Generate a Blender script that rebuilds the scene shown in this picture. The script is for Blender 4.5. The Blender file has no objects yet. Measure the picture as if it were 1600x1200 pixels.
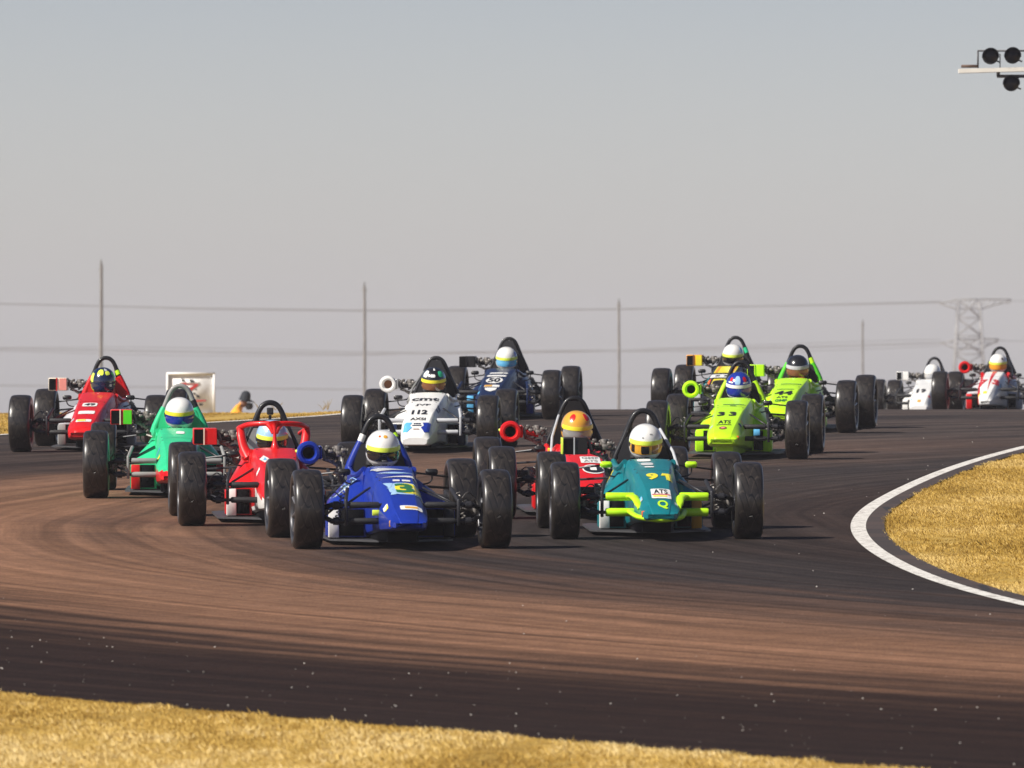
import bpy, bmesh, math, random
import numpy as np
from mathutils import Vector, Matrix, noise
from mathutils.bvhtree import BVHTree

R = math.radians
random.seed(7); rng = np.random.default_rng(7)
sc = bpy.context.scene
COL = sc.collection

# ------------------------------------------------------------------ camera
CAMZ = 2.46
F = 15400.0                                    # focal length in photo pixels (1600 wide)
cam = bpy.data.objects.new('camera', bpy.data.cameras.new('camera'))
COL.objects.link(cam); sc.camera = cam
cam.data.sensor_width = 36.0; cam.data.lens = F/1600*36
cam.data.clip_start = 0.5; cam.data.clip_end = 20000
cam.location = (0, 0, CAMZ)
cam.rotation_euler = (R(90)+math.atan(50/F), 0, 0)
cam.data.dof.use_dof = True; cam.data.dof.focus_distance = 80; cam.data.dof.aperture_fstop = 11

# ------------------------------------------------------------------ light
SUN_EL, SUN_X, SUN_Y = R(41), -0.89, -0.46      # direction towards the sun
w = bpy.data.worlds.new('World'); sc.world = w; w.use_nodes = True
nt = w.node_tree; nt.nodes.clear()
out = nt.nodes.new('ShaderNodeOutputWorld'); bg = nt.nodes.new('ShaderNodeBackground')
sky = nt.nodes.new('ShaderNodeTexSky'); sky.sky_type = 'NISHITA'; sky.sun_disc = False
sky.sun_elevation = SUN_EL; sky.sun_rotation = math.atan2(SUN_X, SUN_Y)
sky.air_density = 1.0; sky.dust_density = 3.5; sky.ozone_density = 3.0; sky.altitude = 1300
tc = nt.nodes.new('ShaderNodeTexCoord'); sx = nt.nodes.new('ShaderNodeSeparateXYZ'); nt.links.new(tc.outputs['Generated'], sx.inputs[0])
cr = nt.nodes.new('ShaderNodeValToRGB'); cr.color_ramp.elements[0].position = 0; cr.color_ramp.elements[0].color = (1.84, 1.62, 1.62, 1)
cr.color_ramp.elements[1].position = .06; cr.color_ramp.elements[1].color = (.95, .85, .92, 1); ce = cr.color_ramp.elements.new(.35); ce.color = (.38, .37, .43, 1); nt.links.new(sx.outputs[2], cr.inputs[0])   # dusty air: paler towards the horizon; sky higher up dimmed to deepen shade
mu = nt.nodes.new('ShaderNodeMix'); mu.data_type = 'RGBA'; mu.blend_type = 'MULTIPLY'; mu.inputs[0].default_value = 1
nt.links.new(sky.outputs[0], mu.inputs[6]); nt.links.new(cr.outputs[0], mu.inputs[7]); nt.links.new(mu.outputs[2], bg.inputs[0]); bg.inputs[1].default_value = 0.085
nt.links.new(bg.outputs[0], out.inputs[0])
sl = bpy.data.lights.new('sun', 'SUN'); sl.energy = 5.0; sl.angle = R(0.5); sl.color = (1, .945, .86)
so = bpy.data.objects.new('sun', sl); COL.objects.link(so)
d = Vector((SUN_X, SUN_Y, 0)).normalized()*math.cos(SUN_EL) + Vector((0, 0, math.sin(SUN_EL)))
so.rotation_euler = d.to_track_quat('Z', 'Y').to_euler()
sc.view_settings.view_transform = 'Standard'; sc.view_settings.look = 'None'
sc.view_settings.exposure = 0.42; sc.view_settings.gamma = 1.0
sc.render.engine = 'CYCLES'

# ------------------------------------------------------------------ materials
MATS = {}
def mat(name, col, rough=.5, metal=0, coat=0, spec=.5, noise_amt=0, nscale=8, emit=0, bump=0, bscale=60):
    if name in MATS: return MATS[name]
    m = bpy.data.materials.new(name); m.use_nodes = True
    n = m.node_tree; b = n.nodes['Principled BSDF']
    b.inputs['Base Color'].default_value = (*col, 1); b.inputs['Roughness'].default_value = rough
    b.inputs['Metallic'].default_value = metal; b.inputs['Coat Weight'].default_value = coat
    b.inputs['Coat Roughness'].default_value = .06
    b.inputs['Specular IOR Level'].default_value = spec
    tc = n.nodes.new('ShaderNodeTexCoord')
    if noise_amt:
        nz = n.nodes.new('ShaderNodeTexNoise'); nz.inputs['Scale'].default_value = nscale; nz.inputs['Detail'].default_value = 5
        n.links.new(tc.outputs['Object'], nz.inputs['Vector'])
        mp = n.nodes.new('ShaderNodeMapRange'); mp.inputs[1].default_value = .35; mp.inputs[2].default_value = .65
        mp.inputs[3].default_value = 1-noise_amt; mp.inputs[4].default_value = 1+noise_amt*.5
        n.links.new(nz.outputs[0], mp.inputs[0])
        hs = n.nodes.new('ShaderNodeHueSaturation'); hs.inputs['Color'].default_value = (*col, 1)
        n.links.new(mp.outputs[0], hs.inputs['Value']); n.links.new(hs.outputs[0], b.inputs['Base Color'])
    if bump:
        nz2 = n.nodes.new('ShaderNodeTexNoise'); nz2.inputs['Scale'].default_value = bscale
        n.links.new(tc.outputs['Object'], nz2.inputs['Vector'])
        bp = n.nodes.new('ShaderNodeBump'); bp.inputs['Strength'].default_value = bump; bp.inputs['Distance'].default_value = .01
        n.links.new(nz2.outputs[0], bp.inputs['Height']); n.links.new(bp.outputs[0], b.inputs['Normal'])
    MATS[name] = m; return m

PAINT = dict(blue=(.008, .030, .29), teal=(.005, .17, .20), red=(.62, .010, .012), green=(.03, .56, .25), lime=(.50, .88, .015),
    white=(.82, .81, .78), navy=(.008, .018, .062), orange=(.82, .33, .02), yellow=(.85, .74, .03), black=(.012, .012, .014),
    grey=(.28, .28, .27), silver=(.5, .51, .53), cyan=(.12, .45, .75), darkgreen=(.02, .16, .05), gold=(.72, .36, .035),
    lightblue=(.35, .55, .78), brown=(.22, .09, .04), cream=(.8, .7, .55), flame=(.85, .12, .02), skin=(.55, .3, .2), neon=(.75, .9, .08),
    pink=(.8, .3, .25), limegreen=(.09, .62, .02))
def paint(c):
    return mat('paint_'+c, PAINT[c], rough=.38 if c not in ('black', 'grey', 'silver') else .42, coat=.22, spec=.3, noise_amt=.07, nscale=14)
def metal(): return mat('raw_metal', (.26, .24, .22), rough=.5, metal=.6, noise_amt=.6, nscale=60)
def darkmetal(): return mat('dark_metal', (.03, .03, .035), rough=.45, metal=.3, noise_amt=.3, nscale=30)
def foam(): return mat('black_foam', (.018, .018, .02), rough=.62, bump=.3, noise_amt=.2)
def hole(): return mat('dark_opening', (.003, .003, .004), rough=.9, spec=.1)
def sticker(c): return mat('sticker_'+c, PAINT[c], rough=.45, coat=.2, noise_amt=.05, nscale=50)

def nodes(m): return m.node_tree.nodes, m.node_tree.links

# tyre rubber: S-shaped grooves running across the tread, laid out on the wheel's own UVs
def tyre_mat():
    m = bpy.data.materials.new('tyre_rubber'); m.use_nodes = True
    N, L = nodes(m); b = N['Principled BSDF']
    uv = N.new('ShaderNodeUVMap'); sp = N.new('ShaderNodeSeparateXYZ'); L.new(uv.outputs[0], sp.inputs[0])
    def M(op, a, bb=None, c=None):
        x = N.new('ShaderNodeMath'); x.operation = op
        for i, v in enumerate((a, bb, c)):
            if v is None: continue
            if isinstance(v, (int, float)): x.inputs[i].default_value = v
            else: L.new(v, x.inputs[i])
        return x.outputs[0]
    u, v = sp.outputs[0], sp.outputs[1]
    def groove(freq, amp, ph, k, width):
        t = M('MULTIPLY_ADD', v, k, ph); s = M('MULTIPLY', M('SINE', t), amp)
        f = M('FRACT', M('ADD', M('MULTIPLY', u, freq), s))
        return M('LESS_THAN', M('ABSOLUTE', M('SUBTRACT', f, .5)), width)
    g1 = groove(12, 1.2, .3, 4.4, .075)
    g2 = groove(12, 1.0, 2.2, 5.6, .06)
    half = M('GREATER_THAN', v, .52); inv = M('SUBTRACT', 1.0, half)
    gg = M('MAXIMUM', M('MULTIPLY', g1, half), M('MULTIPLY', g2, inv))
    tread = M('MULTIPLY', M('GREATER_THAN', v, .12), M('LESS_THAN', v, .88))
    gg = M('MULTIPLY', gg, tread)
    nz = N.new('ShaderNodeTexNoise'); nz.inputs['Scale'].default_value = 30; nz.inputs['Detail'].default_value = 4
    tc = N.new('ShaderNodeTexCoord'); L.new(tc.outputs['Object'], nz.inputs['Vector'])
    mx = N.new('ShaderNodeMix'); mx.data_type = 'RGBA'
    mx.inputs[6].default_value = (.010, .009, .0085, 1); mx.inputs[7].default_value = (.032, .026, .022, 1)
    L.new(nz.outputs[0], mx.inputs[0])
    # paler brown streaks that trail each groove
    h1 = groove(12, 1.2, .3+1.1, 4.4, .05); h2 = groove(12, 1.0, 2.2+1.4, 5.6, .06)
    hh = M('MULTIPLY', M('MAXIMUM', M('MULTIPLY', h1, half), M('MULTIPLY', h2, inv)), tread); hh = M('MULTIPLY', hh, .30)
    mx3 = N.new('ShaderNodeMix'); mx3.data_type = 'RGBA'; mx3.inputs[7].default_value = (.11, .088, .072, 1); L.new(hh, mx3.inputs[0]); L.new(mx.outputs[2], mx3.inputs[6])
    mx2 = N.new('ShaderNodeMix'); mx2.data_type = 'RGBA'; mx2.inputs[7].default_value = (.003, .003, .003, 1)
    L.new(mx3.outputs[2], mx2.inputs[6]); L.new(gg, mx2.inputs[0])
    L.new(mx2.outputs[2], b.inputs['Base Color'])
    bp = N.new('ShaderNodeBump'); bp.inputs['Strength'].default_value = .9; bp.inputs['Distance'].default_value = .006; bp.invert = True
    L.new(gg, bp.inputs['Height']); L.new(bp.outputs[0], b.inputs['Normal'])
    b.inputs['Roughness'].default_value = .34; b.inputs['Specular IOR Level'].default_value = .6
    return m
TYRE = tyre_mat()

# ------------------------------------------------------------------ mesh helpers
class MB:
    def __init__(s): s.v = []; s.f = []; s.m = []; s.cur = 0
    def add(s, verts, faces):
        o = len(s.v); s.v += [tuple(p) for p in verts]
        for f in faces: s.f.append(tuple(i+o for i in f)); s.m.append(s.cur)
        return s
    def box(s, c, size, top=1.0, ch=0):
        x, y, z = c; a, b, h = size[0]/2, size[1]/2, size[2]/2
        if ch <= 0:
            V = [(x+sx*a*(top if sz > 0 else 1), y+sy*b*(top if sz > 0 else 1), z+sz*h) for sz in (-1, 1) for sx, sy in ((-1, -1), (1, -1), (1, 1), (-1, 1))]
            return s.add(V, [(0, 3, 2, 1), (4, 5, 6, 7), (0, 1, 5, 4), (1, 2, 6, 5), (2, 3, 7, 6), (3, 0, 4, 7)])
        rings = []
        for yy, k in ((-b, ch), (-b+ch, 0), (b-ch, 0), (b, ch)):
            A, H = a-k, h-k; q = ch
            rings.append([(x+px, y+yy, z+pz) for px, pz in ((-A+q, -H), (A-q, -H), (A, -H+q), (A, H-q), (A-q, H), (-A+q, H), (-A, H-q), (-A, -H+q))])
        return s.loft(rings, caps=True)
    def loft(s, rings, closed=True, caps=False):
        n = len(rings[0]); V = [p for r in rings for p in r]; Fc = []
        for i in range(len(rings)-1):
            for j in range(n if closed else n-1):
                a, b = i*n+j, i*n+(j+1) % n
                Fc.append((a, b, b+n, a+n))
        if caps: Fc.append(tuple(range(n-1, -1, -1))); Fc.append(tuple((len(rings)-1)*n+j for j in range(n)))
        return s.add(V, Fc)
    def tube(s, pts, rad, n=10, flat=1.0, caps=True):
        pts = [Vector(p) for p in pts]
        if isinstance(rad, (int, float)): rad = [rad]*len(pts)
        rings = []; up = None
        for i, p in enumerate(pts):
            t = (pts[min(i+1, len(pts)-1)]-pts[max(i-1, 0)])
            if t.length < 1e-9: t = Vector((0, 0, 1))
            t.normalize()
            if up is None:
                up = Vector((0, 0, 1)) if abs(t.z) < .9 else Vector((0, 1, 0))
            a = t.cross(up); 
            if a.length < 1e-6: a = t.cross(Vector((1, 0, 0)))
            a.normalize(); b = a.cross(t).normalized(); up = b
            rings.append([tuple(p + a*(math.cos(q)*rad[i]) + b*(math.sin(q)*rad[i]*flat)) for q in [2*math.pi*k/n for k in range(n)]])
        return s.loft(rings, caps=caps)
    def lathe(s, prof, n=32, axis='x', c=(0, 0, 0), closed=False):
        rings = []
        for (r, t) in prof:
            ring = []
            for k in range(n):
                q = 2*math.pi*k/n; a, b = math.cos(q)*r, math.sin(q)*r
                p = (t, a, b) if axis == 'x' else ((a, t, b) if axis == 'y' else (a, b, t))
                ring.append((c[0]+p[0], c[1]+p[1], c[2]+p[2]))
            rings.append(ring)
        if closed: rings.append(rings[0])
        return s.loft(rings)
    def mesh(s, name, recalc=True, smooth=True, angle=38):
        me = bpy.data.meshes.new(name); me.from_pydata(s.v, [], s.f)
        me.polygons.foreach_set('material_index', s.m)
        if recalc:
            bm = bmesh.new(); bm.from_mesh(me); bmesh.ops.recalc_face_normals(bm, faces=bm.faces); bm.normal_update()
            if smooth:
                for e in bm.edges:
                    if len(e.link_faces) == 2 and e.calc_face_angle(0) > R(angle): e.smooth = False
            bm.to_mesh(me); bm.free()
        if smooth: me.polygons.foreach_set('use_smooth', [True]*len(me.polygons))
        me.update(); return me

def crom(P, k=6):
    P = [Vector(p) for p in P]; out = []
    for i in range(len(P)-1):
        p0, p1, p2, p3 = P[max(i-1, 0)], P[i], P[i+1], P[min(i+2, len(P)-1)]
        for j in range(k):
            t = j/k
            out.append(.5*((2*p1)+(-p0+p2)*t+(2*p0-5*p1+4*p2-p3)*t*t+(-p0+3*p1-3*p2+p3)*t**3))
    out.append(P[-1]); return out
def interp(x, tab):
    xs = [t[0] for t in tab]; ys = [t[1] for t in tab]
    return float(np.interp(x, xs, ys))

def obj(name, me, mats, parent=None, loc=None):
    """link one mesh object; materials sit on the object so copies may share mesh data"""
    if isinstance(me, MB): me = me.mesh(name)
    if not isinstance(mats, (list, tuple)): mats = [mats]
    while len(me.materials) < len(mats): me.materials.append(None)
    o = bpy.data.objects.new(name, me); COL.objects.link(o)
    for i, m in enumerate(mats):
        o.material_slots[i].link = 'OBJECT'; o.material_slots[i].material = m
    if parent: o.parent = parent
    if loc: o.location = loc
    return o
def empty(name, label, cat, loc=(0, 0, 0), group=None):
    o = bpy.data.objects.new(name, None); o.empty_display_size = .2; COL.objects.link(o); o.location = loc
    o['label'] = label; o['category'] = cat
    if group: o['group'] = group
    return o
def tag(o, label=None, cat=None, group=None, kind=None):
    if label: o['label'] = label
    if cat: o['category'] = cat
    if group: o['group'] = group
    if kind: o['kind'] = kind
    return o

# ------------------------------------------------------------------ terrain
def gz(Y):
    if Y <= 110: return .0217*Y
    t = Y-110
    if t < 16.7: return 2.387+.0217*t-.5*.00154*t*t
    z = 2.387+.0217*16.7-.5*.00154*16.7**2
    if Y < 150: return z-.004*(Y-126.7)
    z -= .004*(150-126.7)
    if Y < 250: return z-.02*(Y-150)
    z -= 2.0
    if Y < 450: return z-.012*(Y-250)
    return z-2.4
def gpx(px, py):
    """photo pixel of a point on the inclined track -> X, Y (used once, to find where things stand)"""
    Y = CAMZ*F/(py-316.0); return (px-800)*Y/F, Y

TL = [(-60, 40), (0, 22), (30, 9), (38, 4.6), (42.9, 1.60), (44.5, .58), (46.3, -.62), (49.6, -2.74), (54, -5.0), (60, -7.6), (68, -9.8), (76, -10.6), (86, -10.0), (95, -8.2), (104, -5.45), (110, -3.3), (113, -2.3),
      (118, -1.7), (125, -.5), (134, 1.2), (150, 3.8), (170, 8), (200, 16), (260, 40)]
TR = [(-60, 90), (0, 50), (30, 20), (40, 10.5), (46, 7.2), (52, 4.7), (56, 3.7), (59.8, 3.1), (62.2, 2.82), (65.1, 2.64), (68, 2.54), (71, 2.50), (74.4, 2.55), (78, 2.74), (81.3, 3.02), (86, 3.48), (90.6, 3.98), (95, 4.55), (99.4, 5.2), (106, 6.3),
      (112, 7.5), (125, 10.2), (150, 16.5), (170, 22), (200, 32), (260, 60)]
def smooth_tab(T, sig=2.2, step=.25):
    y = np.arange(-60, 260.01, step); x = np.interp(y, [t[0] for t in T], [t[1] for t in T])
    k = np.exp(-.5*(np.arange(-40, 41)*step/sig)**2); k /= k.sum(); xp = np.pad(x, 40, mode='edge'); return np.c_[y, np.convolve(xp, k, 'valid')]
TL = smooth_tab(TL, 1.2); TR = smooth_tab(TR)-np.array([0, .035])
def xl(Y): return float(np.interp(Y, TL[:, 0], TL[:, 1]))
def xr(Y): return float(np.interp(Y, TR[:, 0], TR[:, 1]))
def dip(X, Y):                                   # the left bank lies a little below the track surface
    t = min(1, max(0, (xl(Y)-.1-X)/1.2)); u = min(1, max(0, (Y-106)/8)); return -.055*t*t*(3-2*t)*u

ys = list(np.arange(-60, 36, 4.)) + list(np.arange(36, 180, .5)) + list(np.arange(180, 460, 5.)) + [500, 600, 800, 1100, 1500, 2000, 2600, 3500, 5000, 7000]
xs = [-2500, -1500, -800, -400, -200, -100, -50, -30, -20, -15, -12, -10, -8, -6, -4, -2, 0, 2, 4, 6, 8, 10, 12, 15, 20, 30, 50, 100, 200, 400, 800, 1500, 2500]

def straw_mat(name, base, var, dark, scale_x=1.2, scale_y=.35):
    m = bpy.data.materials.new(name); m.use_nodes = True; N, L = nodes(m); b = N['Principled BSDF']
    g = N.new('ShaderNodeNewGeometry'); mp = N.new('ShaderNodeMapping'); mp.inputs['Scale'].default_value = (scale_x, scale_y, 1)
    L.new(g.outputs['Position'], mp.inputs['Vector'])
    n1 = N.new('ShaderNodeTexNoise'); n1.inputs['Scale'].default_value = 1.6; n1.inputs['Detail'].default_value = 6; L.new(mp.outputs[0], n1.inputs['Vector'])
    n2 = N.new('ShaderNodeTexNoise'); n2.inputs['Scale'].default_value = 26; n2.inputs['Detail'].default_value = 5; L.new(g.outputs['Position'], n2.inputs['Vector'])
    cr = N.new('ShaderNodeValToRGB'); e = cr.color_ramp.elements
    e[0].position = .32; e[0].color = (*dark, 1); e[1].position = .68; e[1].color = (*var, 1)
    k = e.new(.5); k.color = (*base, 1)
    ad = N.new('ShaderNodeMath'); ad.operation = 'MULTIPLY_ADD'; ad.inputs[1].default_value = .5
    ml = N.new('ShaderNodeMath'); ml.operation = 'MULTIPLY'; ml.inputs[1].default_value = .5; L.new(n2.outputs[0], ml.inputs[0])
    L.new(n1.outputs[0], ad.inputs[0]); L.new(ml.outputs[0], ad.inputs[2]); L.new(ad.outputs[0], cr.inputs[0])
    L.new(cr.outputs[0], b.inputs['Base Color']); b.inputs['Roughness'].default_value = .9; b.inputs['Specular IOR Level'].default_value = .15
    return m
GROUND_M = straw_mat('dry_ground', (.42, .27, .06), (.52, .36, .11), (.28, .17, .04))
g = MB(); V = [(x, y, gz(y)+(dip(x, y) if 100 < y < 250 else 0)) for y in ys for x in xs]; nx = len(xs)
g.add(V, [(j*nx+i, j*nx+i+1, (j+1)*nx+i+1, (j+1)*nx+i) for j in range(len(ys)-1) for i in range(nx-1)])
tag(obj('ground', g.mesh('ground', recalc=False), GROUND_M), kind='structure')

def asphalt():
    m = bpy.data.materials.new('racing_asphalt'); m.use_nodes = True; N, L = nodes(m); b = N['Principled BSDF']
    g = N.new('ShaderNodeNewGeometry'); sp = N.new('ShaderNodeSeparateXYZ'); L.new(g.outputs['Position'], sp.inputs[0])
    def M(op, a, bb=None, c=None):
        x = N.new('ShaderNodeMath'); x.operation = op
        for i, v in enumerate((a, bb, c)):
            if v is None: continue
            if isinstance(v, (int, float)): x.inputs[i].default_value = v
            else: L.new(v, x.inputs[i])
        return x.outputs[0]
    dx = M('SUBTRACT', sp.outputs[0], 37.0); dy = M('SUBTRACT', sp.outputs[1], 76.0)
    dist = M('SQRT', M('ADD', M('MULTIPLY', dx, dx), M('MULTIPLY', dy, dy)))
    ang = M('ARCTAN2', dy, M('MULTIPLY', dx, -1.0))
    def nz(su, sv, det=5, off=0.0, warp=None):
        c = N.new('ShaderNodeCombineXYZ'); L.new(M('MULTIPLY', dist if warp is None else M('ADD', dist, warp), su), c.inputs[0])
        L.new(M('MULTIPLY_ADD', ang, sv, off), c.inputs[1])
        t = N.new('ShaderNodeTexNoise'); t.inputs['Scale'].default_value = 1; t.inputs['Detail'].default_value = det; t.inputs['Roughness'].default_value = .55
        L.new(c.outputs[0], t.inputs['Vector']); return t.outputs[0]
    wl = M('MULTIPLY', M('SUBTRACT', nz(.22, 3.2, 2, 3.0), .5), 1.1)
    big = nz(.7, 2.4, 4, 0, wl); fine = nz(4.6, 2.6, 6, 9.0, wl)
    band = M('ADD', dist, M('MULTIPLY', M('SUBTRACT', big, .5), 3.6))
    fade = N.new('ShaderNodeMapRange'); fade.inputs[1].default_value = 63; fade.inputs[2].default_value = 77; fade.inputs[3].default_value = 1; fade.inputs[4].default_value = .18; L.new(sp.outputs[1], fade.inputs[0])
    band = M('ADD', band, M('MULTIPLY', M('MULTIPLY', M('SUBTRACT', fine, .5), 4.4), fade.outputs[0]))
    cro = N.new('ShaderNodeTexNoise'); cro.inputs['Scale'].default_value = 1; cro.inputs['Detail'].default_value = 5     # long smears lying along the straight
    cmb = N.new('ShaderNodeCombineXYZ'); L.new(M('MULTIPLY', M('ADD', sp.outputs[1], M('MULTIPLY', sp.outputs[0], 1.25)), .62), cmb.inputs[0]); L.new(M('MULTIPLY', sp.outputs[0], .22), cmb.inputs[1]); L.new(cmb.outputs[0], cro.inputs['Vector'])
    band = M('ADD', band, M('MULTIPLY', M('SUBTRACT', cro.outputs[0], .5), 3.2))
    mp = N.new('ShaderNodeMapRange'); mp.inputs[1].default_value = 34; mp.inputs[2].default_value = 48; L.new(band, mp.inputs[0])
    cr = N.new('ShaderNodeValToRGB'); e = cr.color_ramp.elements; cr.color_ramp.interpolation = 'B_SPLINE'
    pts = [(34, (.034, .022, .018)), (36.0, (.027, .021, .019)), (37.3, (.027, .023, .023)), (38.5, (.060, .037, .028)), (39.8, (.115, .064, .042)),
           (41.5, (.215, .112, .066)), (42.6, (.145, .076, .046)), (43.5, (.050, .028, .019)), (44.8, (.0185, .0095, .007)), (48, (.021, .0125, .010))]
    while len(e) < len(pts): e.new(.5)
    for i, (p, c) in enumerate(pts): e[i].position = (p-34)/14; e[i].color = (*c, 1)
    L.new(mp.outputs[0], cr.inputs[0])
    # beyond Y 88 the surface is an even brown grey
    far = N.new('ShaderNodeMapRange'); far.inputs[1].default_value = 80; far.inputs[2].default_value = 104; L.new(sp.outputs[1], far.inputs[0])
    fc = N.new('ShaderNodeValToRGB'); fe = fc.color_ramp.elements; fe[0].position = .38; fe[0].color = (.030, .025, .025, 1); fe[1].position = .62; fe[1].color = (.072, .054, .047, 1)
    L.new(nz(1.6, 9, 5, 21.), fc.inputs[0])
    mx = N.new('ShaderNodeMix'); mx.data_type = 'RGBA'; L.new(far.outputs[0], mx.inputs[0]); L.new(cr.outputs[0], mx.inputs[6]); L.new(fc.outputs[0], mx.inputs[7])
    # thin dark rubber lines
    ln = nz(9, 1.6, 3, 40., wl); lr = N.new('ShaderNodeMapRange'); lr.inputs[1].default_value = .28; lr.inputs[2].default_value = .5; lr.inputs[3].default_value = .58; lr.inputs[4].default_value = 1
    L.new(ln, lr.inputs[0])
    lfade = M('ADD', M('MULTIPLY', M('SUBTRACT', lr.outputs[0], 1.0), fade.outputs[0]), 1.0)
    dk = N.new('ShaderNodeMapRange'); dk.inputs[1].default_value = .38; dk.inputs[2].default_value = .66; dk.inputs[3].default_value = .78; dk.inputs[4].default_value = 1.45; L.new(nz(6.5, 3.0, 5, 60., wl), dk.inputs[0])
    dk2 = N.new('ShaderNodeTexNoise'); dk2.inputs['Scale'].default_value = 5; dk2.inputs['Detail'].default_value = 6; L.new(g.outputs['Position'], dk2.inputs['Vector'])
    dk3 = N.new('ShaderNodeMapRange'); dk3.inputs[1].default_value = .3; dk3.inputs[2].default_value = .7; dk3.inputs[3].default_value = .82; dk3.inputs[4].default_value = 1.18; L.new(dk2.outputs[0], dk3.inputs[0])
    lfade = M('MULTIPLY', M('MULTIPLY', lfade, dk.outputs[0]), dk3.outputs[0])
    # grain of the aggregate
    gr = N.new('ShaderNodeTexNoise'); gr.inputs['Scale'].default_value = 70; gr.inputs['Detail'].default_value = 4; L.new(g.outputs['Position'], gr.inputs['Vector'])
    g2 = N.new('ShaderNodeMapRange'); g2.inputs[1].default_value = .3; g2.inputs[2].default_value = .7; g2.inputs[3].default_value = .5; g2.inputs[4].default_value = 1.5; L.new(gr.outputs[0], g2.inputs[0])
    hs = N.new('ShaderNodeHueSaturation'); L.new(mx.outputs[2], hs.inputs['Color']); L.new(M('MULTIPLY', lfade, g2.outputs[0]), hs.inputs['Value'])
    L.new(hs.outputs[0], b.inputs['Base Color']); b.inputs['Roughness'].default_value = .92; b.inputs['Specular IOR Level'].default_value = .08
    bp = N.new('ShaderNodeBump'); bp.inputs['Strength'].default_value = .35; bp.inputs['Distance'].default_value = .004
    L.new(gr.outputs[0], bp.inputs['Height']); L.new(bp.outputs[0], b.inputs['Normal'])
    return m
ASPHALT = asphalt()
def strip(name, fl, fr, y0, y1, dz, m, n=1, kind='structure'):
    yy = [y for y in ys if y0 <= y <= y1]
    V = []; 
    for y in yy:
        a, b = fl(y), fr(y)
        for k in range(n+1): V.append((a+(b-a)*k/n, y, gz(y)+dz))
    q = MB(); q.add(V, [(j*(n+1)+i, j*(n+1)+i+1, (j+1)*(n+1)+i+1, (j+1)*(n+1)+i) for j in range(len(yy)-1) for i in range(n)])
    return tag(obj(name, q.mesh(name, recalc=False), m), kind=kind)
strip('race_track', xl, lambda y: xr(y)+.16, -60, 260, .004, ASPHALT, 4)

def offset_curve(tab, d, y0, y1, step=.25):
    P = []
    y = y0
    while y <= y1+1e-6:
        x = interp(y, tab); t = (interp(y+1.2, tab)-interp(y-1.2, tab))/2.4
        l = math.hypot(1, t); P.append((x+d/l, y-d*t/l)); y += step
    return P
def ribbon(name, tab, d0, d1, y0, y1, dz, m):
    A, B = offset_curve(tab, d0, y0, y1), offset_curve(tab, d1, y0, y1)
    V = []
    for (p, q) in zip(A, B): V += [(p[0], p[1], gz(p[1])+dz), (q[0], q[1], gz(q[1])+dz)]
    mb = MB(); mb.add(V, [(2*i, 2*i+1, 2*i+3, 2*i+2) for i in range(len(A)-1)])
    return tag(obj(name, mb.mesh(name, recalc=False), m), kind='structure')
def worn_white():
    m = bpy.data.materials.new('worn_white_paint'); m.use_nodes = True; N, L = nodes(m); b = N['Principled BSDF']
    g = N.new('ShaderNodeNewGeometry')
    n1 = N.new('ShaderNodeTexNoise'); n1.inputs['Scale'].default_value = 14; n1.inputs['Detail'].default_value = 8; n1.inputs['Roughness'].default_value = .7; L.new(g.outputs['Position'], n1.inputs['Vector'])
    cr = N.new('ShaderNodeValToRGB'); e = cr.color_ramp.elements; e[0].position = .36; e[0].color = (.20, .165, .14, 1); e[1].position = .50; e[1].color = (.72, .69, .635, 1)
    L.new(n1.outputs[0], cr.inputs[0]); L.new(cr.outputs[0], b.inputs['Base Color']); b.inputs['Roughness'].default_value = .7
    return m
WW = worn_white()
# dense rows so the curved white line lies flat on the track
ribbon('white_edge_line', TR, .004, .12, 40, 150, .010, WW)
ribbon('outer_edge_line', TL, 0, .12, 99, 119, .010, WW)
def kerb_mat():
    m = bpy.data.materials.new('dark_kerb_stone'); m.use_nodes = True; N, L = nodes(m); b = N['Principled BSDF']
    g = N.new('ShaderNodeNewGeometry'); bt = N.new('ShaderNodeTexBrick'); bt.inputs['Scale'].default_value = 1
    bt.inputs['Color1'].default_value = (.060, .038, .030, 1); bt.inputs['Color2'].default_value = (.034, .023, .020, 1); bt.inputs['Mortar'].default_value = (.015, .012, .012, 1)
    bt.inputs['Brick Width'].default_value = 3; bt.inputs['Row Height'].default_value = .9; bt.inputs['Mortar Size'].default_value = .03
    L.new(g.outputs['Position'], bt.inputs['Vector']); L.new(bt.outputs[0], b.inputs['Base Color']); b.inputs['Roughness'].default_value = .85
    return m
ribbon('kerb_strip', TR, .122, .26, 40, 150, .012, kerb_mat())

# dry grass: blades as one stuff object per meadow
def blade_mat(name, cols):
    m = bpy.data.materials.new(name); m.use_nodes = True; N, L = nodes(m); b = N['Principled BSDF']
    at = N.new('ShaderNodeAttribute'); at.attribute_name = 'tint'
    cr = N.new('ShaderNodeValToRGB'); e = cr.color_ramp.elements
    while len(e) < len(cols): e.new(.5)
    for i, c in enumerate(cols): e[i].position = i/(len(cols)-1); e[i].color = (*c, 1)
    L.new(at.outputs['Fac'], cr.inputs[0]); L.new(cr.outputs[0], b.inputs['Base Color']); b.inputs['Roughness'].default_value = .75
    b.inputs['Specular IOR Level'].default_value = .2
    return m
BLADES = blade_mat('dry_grass_blades', [(.14, .09, .02), (.34, .20, .035), (.50, .33, .075), (.62, .44, .14), (.75, .60, .30)])
BLADES2 = blade_mat('olive_dry_grass_blades', [(.07, .055, .010), (.23, .135, .018), (.38, .235, .038), (.48, .315, .070), (.62, .45, .16)])
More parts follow.
